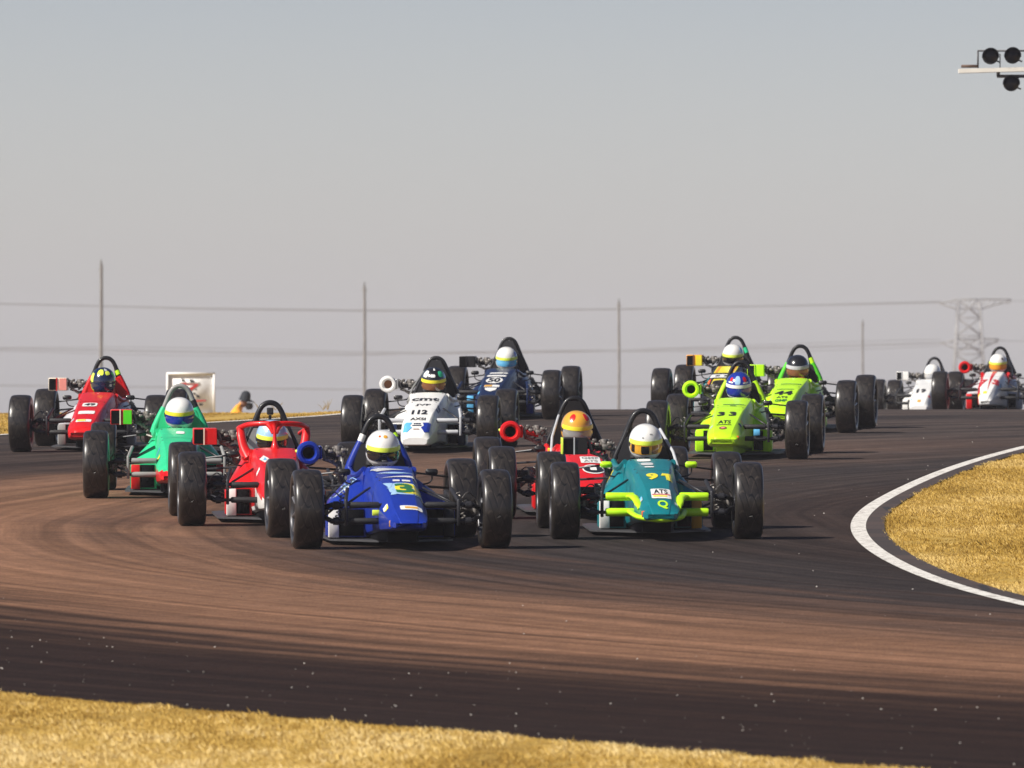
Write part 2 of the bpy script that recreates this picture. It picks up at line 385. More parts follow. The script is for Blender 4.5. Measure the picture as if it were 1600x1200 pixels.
def meadow(name, label, pts, hmin, hmax, wid, m, hmod=None, freq=2.0):
    n = len(pts); P = np.array(pts)
    h = rng.uniform(hmin, hmax, n)
    nzv = np.array([noise.noise(Vector((p[0]*freq, p[1]*freq*.35, 1.3))) for p in P])
    nz2 = np.array([noise.noise(Vector((p[0]*7, p[1]*3.0, 5.3))) for p in P])
    h *= np.clip(1+.7*nzv+.5*nz2, .35, 1.9)*np.where(rng.random(n) < .006, 1.6, 1.0)
    a = rng.uniform(0, 2*np.pi, n); lean = rng.uniform(.2, 1.1, n)*h
    wv = wid*rng.uniform(.6, 1.4, n)
    z = np.array([gz(p[1])+(dip(p[0], p[1]) if p[1] > 100 else 0) for p in P])-.004
    wa = rng.uniform(-.7, .7, n)
    dx, dy = np.cos(wa)*wv/2, np.sin(wa)*wv/2
    V = np.zeros((n, 4, 3))
    V[:, 0] = np.c_[P[:, 0]-dx, P[:, 1]-dy, z]; V[:, 1] = np.c_[P[:, 0]+dx, P[:, 1]+dy, z]
    V[:, 2] = np.c_[P[:, 0]+dx*.7+np.cos(a)*lean*.4, P[:, 1]+dy*.7+np.sin(a)*lean*.4, z+h*.6]
    V[:, 3] = np.c_[P[:, 0]+np.cos(a)*lean, P[:, 1]+np.sin(a)*lean, z+h]
    me = bpy.data.meshes.new(name); me.vertices.add(n*4); me.vertices.foreach_set('co', V.ravel())
    idx = (np.arange(n)[:, None]*4 + np.array([0, 1, 2, 0, 2, 3])[None]).ravel()
    me.loops.add(n*6); me.loops.foreach_set('vertex_index', idx.astype(np.int32))
    me.polygons.add(n*2); me.polygons.foreach_set('loop_start', np.arange(0, n*6, 3, dtype=np.int32))
    me.update(); me.validate()
    at = me.attributes.new('tint', 'FLOAT', 'POINT')
    nz3 = np.array([noise.noise(Vector((p[0]*.9, p[1]*.12*freq, 9.3))) for p in P]); t = np.clip(.56+.35*nzv+.25*nz2+.55*nz3+rng.normal(0, .18, n), 0, 1)
    at.data.foreach_set('value', np.repeat(t, 4).astype(np.float32))
    return tag(obj(name, me, m), label, 'grass', kind='stuff')
def scatter(n, x0, x1, y0, y1, ok):
    out = []
    X = rng.uniform(x0, x1, n); Y = rng.uniform(y0, y1, n)
    for x, y in zip(X, Y):
        if ok(x, y) and (noise.noise(Vector((x*4, y*1.6, 2.2))) < .22 or random.random() < .35): out.append((x, y))
    return out
fg = scatter(760000, -3.6, 3.2, 38.5, 52, lambda x, y: x < xl(y)+.05*noise.noise(Vector((x*9, y*9, 0)))+.05*noise.noise(Vector((x*2.5, y*2.5, 4))) and abs(x) < .0545*y+.25)
meadow('dry_grass', 'dry golden grass verge along the near edge of the track', fg, .007, .025, .0030, BLADES, freq=3)
inf = scatter(800000, 2.6, 6.2, 52, 106, lambda x, y: x > xr(y)+.255+.04*noise.noise(Vector((x*8, y*5, 3))) and x < .0535*y+.3)
meadow('dry_grass', 'dry golden infield grass inside the white edge line', inf, .007, .027, .0034, BLADES2, freq=2.2)
bk = scatter(200000, -9, 0, 99, 127, lambda x, y: x < xl(y)-.02 and x > -.0545*y-.4)
meadow('dry_grass', 'dry golden grass bank behind the track at far left', bk, .008, .024, .007, BLADES2, freq=1)
# a few dry weeds standing up on the far bank
wm = MB(); 
for (px, hh) in ((512, .16), (430, .10), (1000, .0), (505, .1), (405, .12)):
    if hh == 0: continue
    Y = 121; X = (px-800)*Y/F
    for k in range(5):
        x1 = X+random.uniform(-.1, .1); wm.tube([(X, Y, gz(Y)), (X+(x1-X)*.5, Y, gz(Y)+hh*.5), (x1, Y, gz(Y)+hh*random.uniform(.6, 1))], [.004, .003, .001], 4)
tag(obj('dry_weeds', wm, mat('weed_stem', (.35, .27, .15), .9)), 'thin dry weed stalks on the far grass bank', 'weeds', kind='stuff')

# loose pale stones on the track
pm = MB()
def pebble(x, y, r):
    z = gz(y)+.004; o = []
    k = 6
    V = [(x+math.cos(2*math.pi*i/k)*r*random.uniform(.7, 1.2), y+math.sin(2*math.pi*i/k)*r*random.uniform(.7, 1.2), z) for i in range(k)]
    V += [(x+(v[0]-x)*.6, y+(v[1]-y)*.6, z+r*random.uniform(.7, 1.1)) for v in V]
    pm.add(V, [tuple((i, (i+1) % k, (i+1) % k+k, i+k)) for i in range(k)]+[tuple(range(k, 2*k))])
cnt = 0
while cnt < 330:
    y = random.uniform(43, 62) if random.random() < .7 else random.uniform(62, 118)
    x = random.uniform(-.054*y, .054*y)
    if not (xl(y)+.1 < x < xr(y)-.03): continue
    dd = math.hypot(x-37, y-76)
    if y < 62 and dd < 43.2+random.random()*1.5 and random.random() < .85: continue
    if y >= 62 and x < xr(y)-1.6 and random.random() < .8: continue
    pm.cur = 0 if random.random() < .75 else 1
    pebble(x, y, random.choice((.0012, .0016, .002, .0026, .0042))*(1.0 if y < 62 else 1.35)); cnt += 1
tag(obj('loose_stones', pm.mesh('loose_stones'), [mat('pale_stone', (.62, .58, .52), .8), mat('rubber_crumb', (.01, .01, .01), .8)]), 'small pale stones and rubber crumbs scattered on the track', 'stones', kind='stuff')

# ------------------------------------------------------------------ shared car meshes
CACHE = {}
def cached(key, fn):
    if key not in CACHE:
        r = fn(); CACHE[key] = r.mesh(key) if isinstance(r, MB) else r
    return CACHE[key]

def tyre_mesh(Rr, wd):
    n = 56; h = wd/2
    prof = [(.19, -h*.80), (.205, -h*.93), (.235, -h*1.0), (Rr-.030, -h*.985), (Rr-.013, -h*.91), (Rr-.004, -h*.78), (Rr, -h*.5), (Rr+.0015, -h*.2), (Rr+.0015, h*.2), (Rr, h*.5), (Rr-.004, h*.78), (Rr-.013, h*.91), (Rr-.030, h*.985), (.235, h), (.205, h*.93), (.19, h*.80), (.185, 0)]
    V = []; Fc = []; uvs = []
    for k in range(n+1):
        q = 2*math.pi*k/n
        for (r, t) in prof: V.append((t, math.cos(q)*r, math.sin(q)*r))
    m = len(prof)
    for k in range(n):
        for j in range(m):
            a, b = k*m+j, k*m+(j+1) % m; Fc.append((a, a+m, b+m, b))
            v0, v1 = prof[j][1]/wd+.5, prof[(j+1) % m][1]/wd+.5
            if j in (0, 1, 2, 13, 14, 15, 16) : v0 = v1 = 0
            uvs += [(k/n, v0), ((k+1)/n, v0), ((k+1)/n, v1), (k/n, v1)]
    me = bpy.data.meshes.new('tyre'); me.from_pydata(V, [], Fc)
    uv = me.uv_layers.new(name='UVMap'); uv.data.foreach_set('uv', [c for p in uvs for c in p])
    me.polygons.foreach_set('use_smooth', [True]*len(Fc)); me.update(); return me
def rim_mesh():
    m = MB(); h = .1
    m.lathe([(.192, -h), (.186, -h+.012), (.172, -h+.02), (.165, 0), (.172, h-.02), (.186, h-.012), (.192, h)], 40)
    m.cur = 1
    for k in range(8):                                   # spokes on the outer (-x) side
        q = 2*math.pi*k/8; c, s = math.cos(q), math.sin(q)
        m.tube([(-.055, c*.04, s*.04), (-.07, c*.10, s*.10), (-.078, c*.175, s*.175)], [.022, .016, .018], 8, flat=.7)
    m.lathe([(.0, -.08), (.03, -.08), (.042, -.07), (.045, -.03), (.0, -.03)], 20)
    return m
def drum_mesh():
    m = MB(); m.lathe([(0, -.02), (.11, -.02), (.125, -.01), (.125, .05), (.11, .065), (.05, .07), (.045, .10), (0, .10)], 32)
    m.box((.09, 0, .06), (.05, .05, .16), ch=.008); m.box((.09, -.06, 0), (.03, .1, .05), ch=.006)
    return m

# nose/monocoque sections: y, top z, half width of top face, half width of flank, flank z, bottom z
SEC = dict(
 flat=[(-.68, .190, .055, .095, .185, .170), (-.655, .212, .066, .120, .195, .160), (-.58, .245, .075, .135, .21, .148), (-.42, .297, .088, .152, .235, .14), (-.1, .383, .096, .172, .275, .125),
       (.3, .462, .120, .182, .325, .105), (.7, .522, .145, .188, .39, .08), (.90, .549, .160, .190, .42, .06), (.97, .552, .156, .188, .43, .055)],
 wide=[(-.68, .205, .075, .115, .19, .165), (-.65, .235, .085, .135, .20, .150), (-.58, .27, .092, .150, .215, .14), (-.42, .315, .102, .165, .24, .13), (-.1, .392, .120, .178, .28, .12),
       (.3, .468, .138, .184, .34, .10), (.7, .528, .155, .188, .40, .08), (.90, .556, .162, .190, .43, .06), (.97, .560, .158, .188, .44, .055)],
 slim=[(-.72, .150, .030, .062, .135, .110), (-.69, .180, .040, .078, .15, .100), (-.60, .225, .052, .095, .17, .095), (-.42, .29, .070, .120, .22, .095), (-.1, .385, .095, .152, .29, .09),
       (.3, .468, .118, .178, .35, .085), (.7, .528, .128, .186, .41, .07), (.90, .552, .128, .180, .44, .06), (.97, .552, .120, .17, .45, .055)],
 low=[(-.68, .150, .085, .120, .125, .090), (-.655, .185, .095, .138, .14, .080), (-.58, .225, .105, .150, .16, .078), (-.42, .285, .115, .162, .21, .08), (-.1, .385, .132, .176, .28, .09),
       (.3, .465, .148, .184, .34, .09), (.7, .528, .160, .190, .41, .07), (.90, .556, .165, .192, .44, .06), (.97, .560, .16, .190, .45, .055)])
def shell_mesh(kind):
    S = SEC[kind]; rows = []
    C = [crom([(s[0], s[i], 0) for s in S], 5) for i in range(1, 6)]
    rings = []
    for k in range(len(C[0])):
        y = C[0][k].x; zt, a, b, zm, zb = [C[i][k].y for i in range(5)]
        half = [(0, zt+.008), (a*.55, zt+.006), (a*.93, zt+.001), (a, zt-.005), (a+(b-a)*.45, zt-(zt-zm)*.30), (b*.985, zm+.01), (b, zm-.02), (b*.985, zb+.04), (b*.93, zb+.012), (b*.8, zb), (0, zb)]
        half = [(p[0], max(min(p[1], zt+.01), zb)) for p in half]
        ring = [(x, y, z) for x, z in half] + [(-x, y, z) for x, z in half[-2:0:-1]]
        rings.append(ring)
    m = MB(); m.loft(rings, caps=True); return m.mesh('body_shell', angle=26)

def cockpit_mesh():
    m = MB(); rings = []
    T = [(.90, .50, .186), (.97, .525, .188), (1.1, .488, .196), (1.3, .470, .210), (1.5, .472, .220), (1.68, .50, .224), (1.80, .53, .222), (1.95, .50, .21), (2.15, .42, .18)]
    P = crom([(t[0], t[1], t[2]) for t in T], 4)
    for p in P:
        y, zt, hw = p.x, p.y, p.z
        half = [(hw-.026, .08), (hw-.026, zt-.03), (hw-.020, zt-.006), (hw-.008, zt), (hw+.003, zt-.008), (hw+.006, zt-.05), (hw+.004, .12), (hw-.02, .05)]
        ring = [(x, y, z) for x, z in half] + [(-x, y, z) for x, z in half[::-1]]
        rings.append(ring)
    m.loft(rings, closed=True, caps=True); return m
def sidepod_mesh(s, wout):
    m = MB(); rings = []
    for (y, xo, zo, xi, zi, zb) in ((.76, wout, .255, .195, .275, .055), (.80, wout, .268, .195, .285, .052), (.92, wout, .285, .20, .40, .05), (1.05, wout-.02, .298, .215, .455, .05), (1.5, wout-.06, .31, .225, .465, .05), (1.95, wout-.11, .29, .22, .42, .05), (2.12, wout-.16, .24, .18, .34, .06)):
        xo_ = xo; pr = [(.18, zb), (xo_-.012, zb), (xo_, zb+.015), (xo_, zo-.02), (xo_-.014, zo), (xi+(xo_-xi)*.4, zo+(zi-zo)*.62), (xi+.01, zi), (.18, zi)]
        rings.append([(s*x, y, z) for x, z in pr])
    m.loft(rings, caps=True); return m
def hoop_pts():
    half = [(-.222, 1.77, .50), (-.205, 1.77, .56), (-.152, 1.775, .675), (-.118, 1.78, .755), (-.094, 1.78, .815), (-.066, 1.78, .865), (-.034, 1.78, .890), (0, 1.78, .897)]
    return crom(half+[(-x, y, z) for x, y, z in half[-2::-1]], 4)

def helmetP(az, el, off=0.0):
    """point on the helmet shell; az 0 looks forward (-y)"""
    ce, se = math.cos(el), math.sin(el)
    f = math.copysign(abs(ce)**(.85 if el > 0 else .62), ce)
    x = .124*f*math.sin(az); y = -.148*f*math.cos(az); z = .134*se
    if el < 0:
        fr = max(0, math.cos(az))
        x *= 1-.06*(-se)**1.5; y *= 1+.05*fr*(-se)
        z = max(z, -.112-.012*fr) if True else z
        k = 1+.12*min(1, -se*1.6)*(1-(-se)**3); x *= k*.97; y *= k
    p = Vector((x, y, z)); 
    if off: p += Vector((x/.124**2, y/.148**2, z/.134**2)).normalized()*off
    return p
def helmet_mesh():
    m = MB(); rings = []
    for i in range(25):
        el = R(-86+172*i/24); rings.append([tuple(helmetP(2*math.pi*k/40, el)) for k in range(40)])
    m.loft(rings, caps=True); return m
def hpatch(az0, az1, el0, el1, off, n=16, mrows=5, rnd=0.0, skew=0.0):
    m = MB(); rows = []
    for i in range(mrows+1):
        t = i/mrows; r = []
        sh = 1-rnd*(abs(2*t-1)**3)
        for k in range(n+1):
            u = k/n; az = az0+(az1-az0)*(.5+(u-.5)*sh)+skew*(t-.5); el = el0+(el1-el0)*t
            r.append(tuple(helmetP(az, el, off)))
        rows.append(r)
    V = [p for r in rows for p in r]; q = n+1
    fr = [(i*q+j, i*q+j+1, (i+1)*q+j+1, (i+1)*q+j) for i in range(mrows) for j in range(n)]
    m.add(V, fr)
    # thickness rim
    m.add([tuple(Vector(p)*.985) for p in V], [tuple(reversed(f)) for f in fr]); nV = len(V); o = 0
    border = [j for j in range(q)]+[i*q+n for i in range(1, mrows+1)]+[mrows*q+j for j in range(n-1, -1, -1)]+[i*q for i in range(mrows-1, 0, -1)]
    for a, b in zip(border, border[1:]+border[:1]): m.f.append((a, b, b+nV, a+nV)); m.m.append(0)
    return m

def skin_mesh(name, V, E, rad, sub=2, root=0):
    me = bpy.data.meshes.new(name); me.from_pydata(V, E, []); o = bpy.data.objects.new(name+'_tmp', me); COL.objects.link(o)
    sk = o.modifiers.new('s', 'SKIN'); sk.use_smooth_shade = True
    if not me.skin_vertices:
        pass
    dat = me.skin_vertices[0].data
    for i, r in enumerate(rad): dat[i].radius = (r, r) if isinstance(r, (int, float)) else r
    dat[root].use_root = True
    ss = o.modifiers.new('u', 'SUBSURF'); ss.levels = sub; ss.render_levels = sub
    dg = bpy.context.evaluated_depsgraph_get(); dg.update()
    r = bpy.data.meshes.new_from_object(o.evaluated_get(dg)); r.name = name
    bpy.data.objects.remove(o); r.materials.clear()
    r.polygons.foreach_set('use_smooth', [True]*len(r.polygons)); return r

def driver_mesh():
    V = [(0, 1.72, .16), (0, 1.66, .30), (0, 1.60, .43), (0, 1.56, .53), (0, 1.50, .60), (0, 1.47, .70)]
    rad = [(.15, .11), (.14, .10), (.15, .10), .06, .07, .085]
    E = [(0, 1), (1, 2), (2, 3), (3, 4), (4, 5)]
    for s in (-1, 1):
        b = len(V); V += [(s*.155, 1.58, .455), (s*.185, 1.36, .36), (s*.13, 1.16, .41), (s*.11, 1.10, .43)]; rad += [.06, .045, .032, .03]
        E += [(2, b), (b, b+1), (b+1, b+2), (b+2, b+3)]
        for f in range(4):
            c = len(V); V += [(s*(.085-.004*f), 1.085, .455-.022*f), (s*(.065-.003*f), 1.10, .452-.021*f)]; rad += [.009, .008]; E += [(b+3, c), (c, c+1)]
        b = len(V); V += [(s*.09, 1.60, .17), (s*.10, 1.12, .34), (s*.085, .62, .22), (s*.085, .50, .27)]; rad += [.085, .065, .045, .035]
        E += [(0, b), (b, b+1), (b+1, b+2), (b+2, b+3)]
    return skin_mesh('driver_body', V, E, rad, 1)

# text as a flat mesh in xy, centred, scaled to w x h
FONTC = {}
def text_mesh(s, w, h, bold=0.02, italic=0.0):
    key = (s, w, h, bold, italic)
    cu = bpy.data.curves.new('t', 'FONT'); cu.body = s; cu.align_x = 'CENTER'; cu.offset = bold; cu.resolution_u = 3; cu.shear = italic
    o = bpy.data.objects.new('t', cu); COL.objects.link(o)
    dg = bpy.context.evaluated_depsgraph_get(); dg.update()
    me = bpy.data.meshes.new_from_object(o.evaluated_get(dg)); V = [tuple(v.co) for v in me.vertices]; Fc = [tuple(p.vertices) for p in me.polygons]
    bpy.data.objects.remove(o); bpy.data.curves.remove(cu); bpy.data.meshes.remove(me)
    x0, x1 = min(v[0] for v in V), max(v[0] for v in V); y0, y1 = min(v[1] for v in V), max(v[1] for v in V)
    return subdiv2([((v[0]-(x0+x1)/2)/(x1-x0)*w, (v[1]-(y0+y1)/2)/(y1-y0)*h) for v in V], Fc)
PTAB = [(0, .95), (12, .62), (25.6, .30), (36, .10), (46, -.1), (57, -.30), (69, -.45), (84, -.62), (92, -.665)]
def subdiv2(V, Fc, sx=.02, sy=.03):
    bm = bmesh.new(); vs = [bm.verts.new((x, y, 0)) for x, y in V]
    for f in Fc:
        try: bm.faces.new([vs[i] for i in f])
        except ValueError: pass
    for ax, st in ((0, sx), (1, sy)):
        lo = min(v[ax] for v in V); hi = max(v[ax] for v in V); t = lo+st
        while t < hi:
            co = (t, 0, 0) if ax == 0 else (0, t, 0); no = (1, 0, 0) if ax == 0 else (0, 1, 0)
            bmesh.ops.bisect_plane(bm, geom=bm.verts[:]+bm.edges[:]+bm.faces[:], plane_co=co, plane_no=no); t += st
    bm.verts.index_update(); a = [(v.co.x, v.co.y) for v in bm.verts]; b = [tuple(v.index for v in f.verts) for f in bm.faces]; bm.free(); return a, b
def p2y(p): return interp(p, PTAB)

def rect2d(w, h, r=.3, n=5, sk=0):
    q = min(w, h)*.5*r; P = []
    for cx, cy, a0 in ((w/2-q, h/2-q, 0), (-w/2+q, h/2-q, 90), (-w/2+q, -h/2+q, 180), (w/2-q, -h/2+q, 270)):
        for k in range(n+1):
            a = R(a0+90*k/n); P.append((cx+math.cos(a)*q, cy+math.sin(a)*q))
    return P
def grid_fill(poly, step):
    """polygon outline -> triangulated mesh with inner grid so that it can hug a curved surface"""
    bm = bmesh.new(); vs = [bm.verts.new((x, y, 0)) for x, y in poly]; bm.faces.new(vs)
    xs_ = [p[0] for p in poly]; ys_ = [p[1] for p in poly]
    for ax, lo, hi in ((0, min(xs_), max(xs_)), (1, min(ys_), max(ys_))):
        t = lo+step*(1 if ax == 0 else 1.3)
        while t < hi:
            co = (t, 0, 0) if ax == 0 else (0, t, 0); no = (1, 0, 0) if ax == 0 else (0, 1, 0)
            bmesh.ops.bisect_plane(bm, geom=bm.verts[:]+bm.edges[:]+bm.faces[:], plane_co=co, plane_no=no)
            t += step*(1 if ax == 0 else 1.3)
    bm.verts.index_update(); V = [(v.co.x, v.co.y) for v in bm.verts]; Fc = [tuple(v.index for v in f.verts) for f in bm.faces]; bm.free(); return V, Fc

def project_down(V2, Fc, cx, cy, bvh, off, name, fallback=None):
    V = []; 
    for x, y in V2:
        X, Y = x+cx, y+cy; hit = bvh.ray_cast(Vector((X, Y, 2)), Vector((0, 0, -1)))
        if hit[0] is None:
            n = bvh.find_nearest(Vector((X, Y, .3))); p, nr = n[0], n[1]
        else: p, nr = hit[0], hit[1]
        if nr.z < 0: nr = -nr
        V.append(tuple(p+nr*off))
    me = bpy.data.meshes.new(name); me.from_pydata(V, [], Fc); me.update()
    return me

# ------------------------------------------------------------------ the formula cars
CAR_GROUP = 'open wheel racing cars on the track'
DRV_GROUP = 'helmeted drivers in the racing cars'
def body_bvh(kind):
    key = 'bvh_'+kind
    if key not in CACHE:
        me = cached('shell_'+kind, lambda: shell_mesh(kind)); CACHE[key] = BVHTree.FromPolygons([v.co for v in me.vertices], [p.vertices[:] for p in me.polygons])
    return CACHE[key]

def car(c):
    px, py, dxr = c['at']                       # photo pixel under the front axle, sideways shift of the rear axle
    if 'Y' in c: Y0 = c['Y']; X0 = (px-800)*Y0/F
    else: X0, Y0 = gpx(px, py)
    Lw = 2.4
    Xr = (px+dxr-800)*(Y0+Lw)/F
    yaw = math.asin(max(-.5, min(.5, (Xr-X0)/Lw)))
    h = Vector((math.sin(yaw), math.cos(yaw), 0))
    zf, zr = gz(Y0)+.004, gz(Y0+Lw*math.cos(yaw))+.004
    pitch = math.atan2(zr-zf, Lw)
    root = empty('racing_car', c['label'], 'racing car', (X0, Y0, zf), CAR_GROUP)
    root.rotation_euler = (Matrix.Rotation(-yaw, 4, 'Z') @ Matrix.Rotation(pitch, 4, 'X')).to_euler()
    B = paint(c['body']); Acc = paint(c.get('accent', c['body'])); kind = c.get('nose', 'flat')
    DM, MT, HL = darkmetal(), metal(), hole()
    # monocoque
    sh = cached('shell_'+kind, lambda: shell_mesh(kind))
    if 'split' in c:                           # second paint colour over part of the nose
        sh = sh.copy()
        for p in sh.polygons: p.material_index = 1 if c['split'](p.center) else 0
    obj('body_shell', sh, [B, Acc], root)
    if c.get('chin'):
        ch = MB(); ch.loft([[(x*k, y, z) for x, z in ((-.085, .045), (-.10, .16), (.10, .16), (.085, .045))] for y, k in ((-.40, .85), (-.34, 1), (.3, 1.15), (.9, 1.3))], caps=True)
        obj('chin', cached('chin', lambda: ch), B, root)
    else:
        kl = MB(); kl.loft([[(x*k, y, z) for x, z in ((-.13, .05), (-.13, .15), (.13, .15), (.13, .05))] for y, k in ((-.10, .8), (.0, 1), (.9, 1.15))], caps=True)
        obj('keel', cached('keel', lambda: kl), mat('satin_black', (.003, .003, .005), .7, spec=.15), root)
    obj('cockpit_surround', cached('cockpit', cockpit_mesh), [paint(c.get('cockpit', c['body']))], root)
    fl = MB(); P = [(-.30, .62), (-.40, .66), (-.445, .74), (-.445, 2.05), (-.38, 2.2), (.38, 2.2), (.445, 2.05), (.445, .74), (.40, .66), (.30, .62), (.12, .40), (-.12, .40)]
    fl.loft([[(x, y, z) for x, y in P] for z in (.030, .044)], caps=True)
    obj('floor_tray', cached('floor', lambda: fl), mat('floor_grey', (.07, .07, .075), .45, metal=.3, noise_amt=.2), root)
    wo = c.get('pod_w', .385)
    for s in (-1, 1):
        pod = obj('sidepod', cached('pod%d%.3f' % (s, wo), lambda: sidepod_mesh(s, wo)), paint(c.get('pod', c['body'])), root)
        q = MB(); x0, x1 = .198, wo-.085; q.box((s*(x0+x1)/2, .757, .16), (x1-x0, .03, .19)); 
        obj('radiator_inlet', cached('inlet%d%.3f' % (s, wo), lambda: q), HL, pod)
        ep = MB(); ep.box((s*(wo-.045), .748, .155), (.075, .03, .205), ch=.004)
        obj('inlet_end_plate', cached('endpl%d%.3f' % (s, wo), lambda: ep), paint(c.get('endL' if s < 0 else 'endR', c.get('pod', c['body']))), pod)
    # roll hoop
    hp = hoop_pts(); top = [p for p in hp if p.z > .70]
    def hoop_m():
        m = MB(); m.tube(hp, .0205, 10); m.tube([(-.09, 1.78, .80), (-.10, 2.05, .60), (-.12, 2.3, .42)], .012, 8); m.tube([(.09, 1.78, .80), (.10, 2.05, .60), (.12, 2.3, .42)], .012, 8); return m
    ho = obj('roll_hoop', cached('hoop', hoop_m), paint(c.get('hoop', 'black')), root)
    legc = c.get('legs')
    if legc:
        for s in (-1, 1):
            lm = MB(); lm.tube([(s*.222, 1.76, .50), (s*.205, 1.76, .56), (s*.170, 1.765, .64), (s*.135, 1.77, .715)], [.034, .032, .029, .025], 12)
            obj('hoop_fairing', cached('leg%d' % s, lambda: lm), paint(legc), ho)
    for (side, z0, z1, col) in c.get('tape', []):
        x_at = lambda z: interp(z, [(.50, .222), (.56, .205), (.675, .152), (.755, .118), (.815, .094)])
        tm = MB(); tm.tube([(side*x_at(z0), 1.77, z0), (side*x_at(z1), 1.778, z1)], .0245, 12); obj('tape_wrap', tm, paint(col), ho)
    for s in (-1, 1):                           # rim bar from hoop base forward to the cockpit lip
        bm_ = MB(); bm_.tube(crom([(s*.222, 1.76, .52), (s*.214, 1.5, .487), (s*.200, 1.2, .492), (s*.178, .96, .535)], 4), [.022]*13, 8)
        obj('cockpit_rim', cached('rimbar%d' % s, lambda: bm_), paint(c.get('rim', c.get('cockpit', c['body']))), root)
    if c.get('stay'):
        sm = MB(); sm.tube([(c['stay'][0]*.125, 1.76, .76), (c['stay'][0]*.20, 1.35, .60), (c['stay'][0]*.225, 1.05, .47)], .011, 8); obj('hoop_brace', sm, paint(c['stay'][1]), ho)
    ztop = .875 if c.get('filled') else .70
    hr = MB(); w0 = .19; xt = interp(ztop, [(.56, .19), (.675, .14), (.755, .105), (.815, .082), (.875, .045)])
    hr.loft([[(x, y, z) for x, z in ((-w0, .10), (-w0, .56), (-.15, .66), (-xt, ztop), (xt, ztop), (.15, .66), (w0, .56), (w0, .10))] for y in (1.735, 1.765)], caps=True)
    if c.get('filled'): hr.loft([[(x*k, y, z) for x, z in ((-.12, .55), (-.085, .74), (-.03, .80), (.03, .80), (.085, .74), (.12, .55))] for y, k in ((1.64, .8), (1.66, 1), (1.735, 1))], caps=True)
    else: hr.loft([[(x*k, y, z) for x, z in ((-.10, .55), (-.09, .69), (.09, .69), (.10, .55))] for y, k in ((1.64, .8), (1.66, 1), (1.735, 1))], caps=True)
    obj('headrest', cached('headrest%s' % bool(c.get('filled')), lambda: hr), mat('charcoal_panel', (.02, .02, .024), .55) if not c.get('backpanel') else paint(c['backpanel']), root)
    sw = MB(); sw.tube([(math.sin(a)*.12, 1.12+math.cos(a)*.03, .43+math.cos(a)*.10) for a in np.linspace(0, 2*math.pi, 25)], .011, 8, caps=False); sw.box((0, 1.12, .43), (.2, .012, .03))
    obj('steering_wheel', cached('steer', lambda: sw), DM, root)
    # front beam axle
    bc = paint(c['beam']) if c.get('beam') else foam(); br = c.get('beam_r', .023)
    for z in (.312, .198):
        am = MB(); am.tube([(-.50, -.12, z), (.50, -.12, z)], .013, 10); 
        a = obj('axle_tube', cached('axle%.3f' % z, lambda: am), DM, root)
        for s in (-1, 1):
            pm_ = MB(); L0 = .165; pts = [(s*L0, -.12, z), (s*(L0+.01), -.12, z), (s*.365, -.12, z), (s*.375, -.12, z)]
            pm_.tube(pts, [br*.85, br, br, br*.85], 14); obj('tube_sleeve', cached('sleeve%d%.3f%.3f' % (s, z, br), lambda: pm_), bc, a)
    for s in (-1, 1):
        tm = MB(); tm.box((s*.40, -.115, .258), (.022, .07, .19), ch=.005); tm.tube([(s*.40, -.10, .34), (s*.37, .12, .42)], .014, 8)
        obj('shock_tower', cached('tower%d' % s, lambda: tm), paint(c['tower']) if c.get('tower') else DM, root)
        for z in (.312, .198):
            tr = MB(); tr.tube([(s*.425, -.12, z), (s*.50, -.11, z), (s*.56, 0, .26+(z-.255)*.5)], [.018, .02, .016], 8); tr.lathe([(0, -.02), (.028, -.02), (.028, .02), (0, .02)], 14, 'x', (s*.47, -.12, z))
            obj('trailing_arm', cached('arm%d%.3f' % (s, z), lambda: tr), DM, root)
        rd = MB(); rd.tube([(s*.12, .10, .30), (s*.56, .08, .27)], .008, 6); rd.tube([(s*.455-s*.05*t+.016*math.cos(44*t)*s, .02+.016*math.sin(44*t), .20+.20*t) for t in np.linspace(0, 1, 60)], .0045, 5); rd.tube(crom([(s*.43, -.08, .36), (s*.48, -.02, .40), (s*.54, .03, .34), (s*.56, .03, .28)], 4), .005, 5); rd.box((s*.53, .02, .27), (.03, .09, .07), ch=.006); rd.tube([(s*.43, -.06, .33), (s*.55, .03, .22)], .009, 6)
        obj('track_rod', cached('rod%d' % s, lambda: rd), MT, root)
        pr = MB(); pr.tube([(s*.19, .35, .42), (s*.36, .02, .33)], .008, 6); pr.tube([(s*.19, .62, .40), (s*.43, -.04, .29)], .007, 6)
        obj('axle_stay', cached('astay%d' % s, lambda: pr), DM, root)
        # mirror
        mm = MB(); mm.box((s*.315, 1.02, .515), (.088, .05, .046), ch=.012)
        mi = obj('mirror', cached('mirror%d' % s, lambda: mm), paint(c.get('mirror', 'black')), root)
        st = MB(); st.tube(crom([(s*.32, 1.03, .495), (s*.315, 1.03, .455), (s*.28, 1.03, .430), (s*.19, 1.04, .42)], 3), .006, 6); obj('mirror_stalk', cached('stalk%d' % s, lambda: st), DM, mi)
        # rear links
        rl = MB(); rl.tube([(s*.20, 1.75, .40), (s*.56, 2.36, .36)], .010, 6); rl.tube([(s*.12, 2.4, .28), (s*.58, 2.4, .285)], .03, 10); rl.tube([(s*.14, 2.1, .50), (s*.58, 2.34, .44)], .008, 6); rl.tube([(s*.30, 1.7, .12), (s*.56, 2.34, .2)], .010, 6)
        rl.tube([(s*.30, 2.38, .28), (s*.20, 2.30, .44)], [.022, .020], 10)
        obj('rear_axle_half', cached('rl%d' % s, lambda: rl), DM, root)
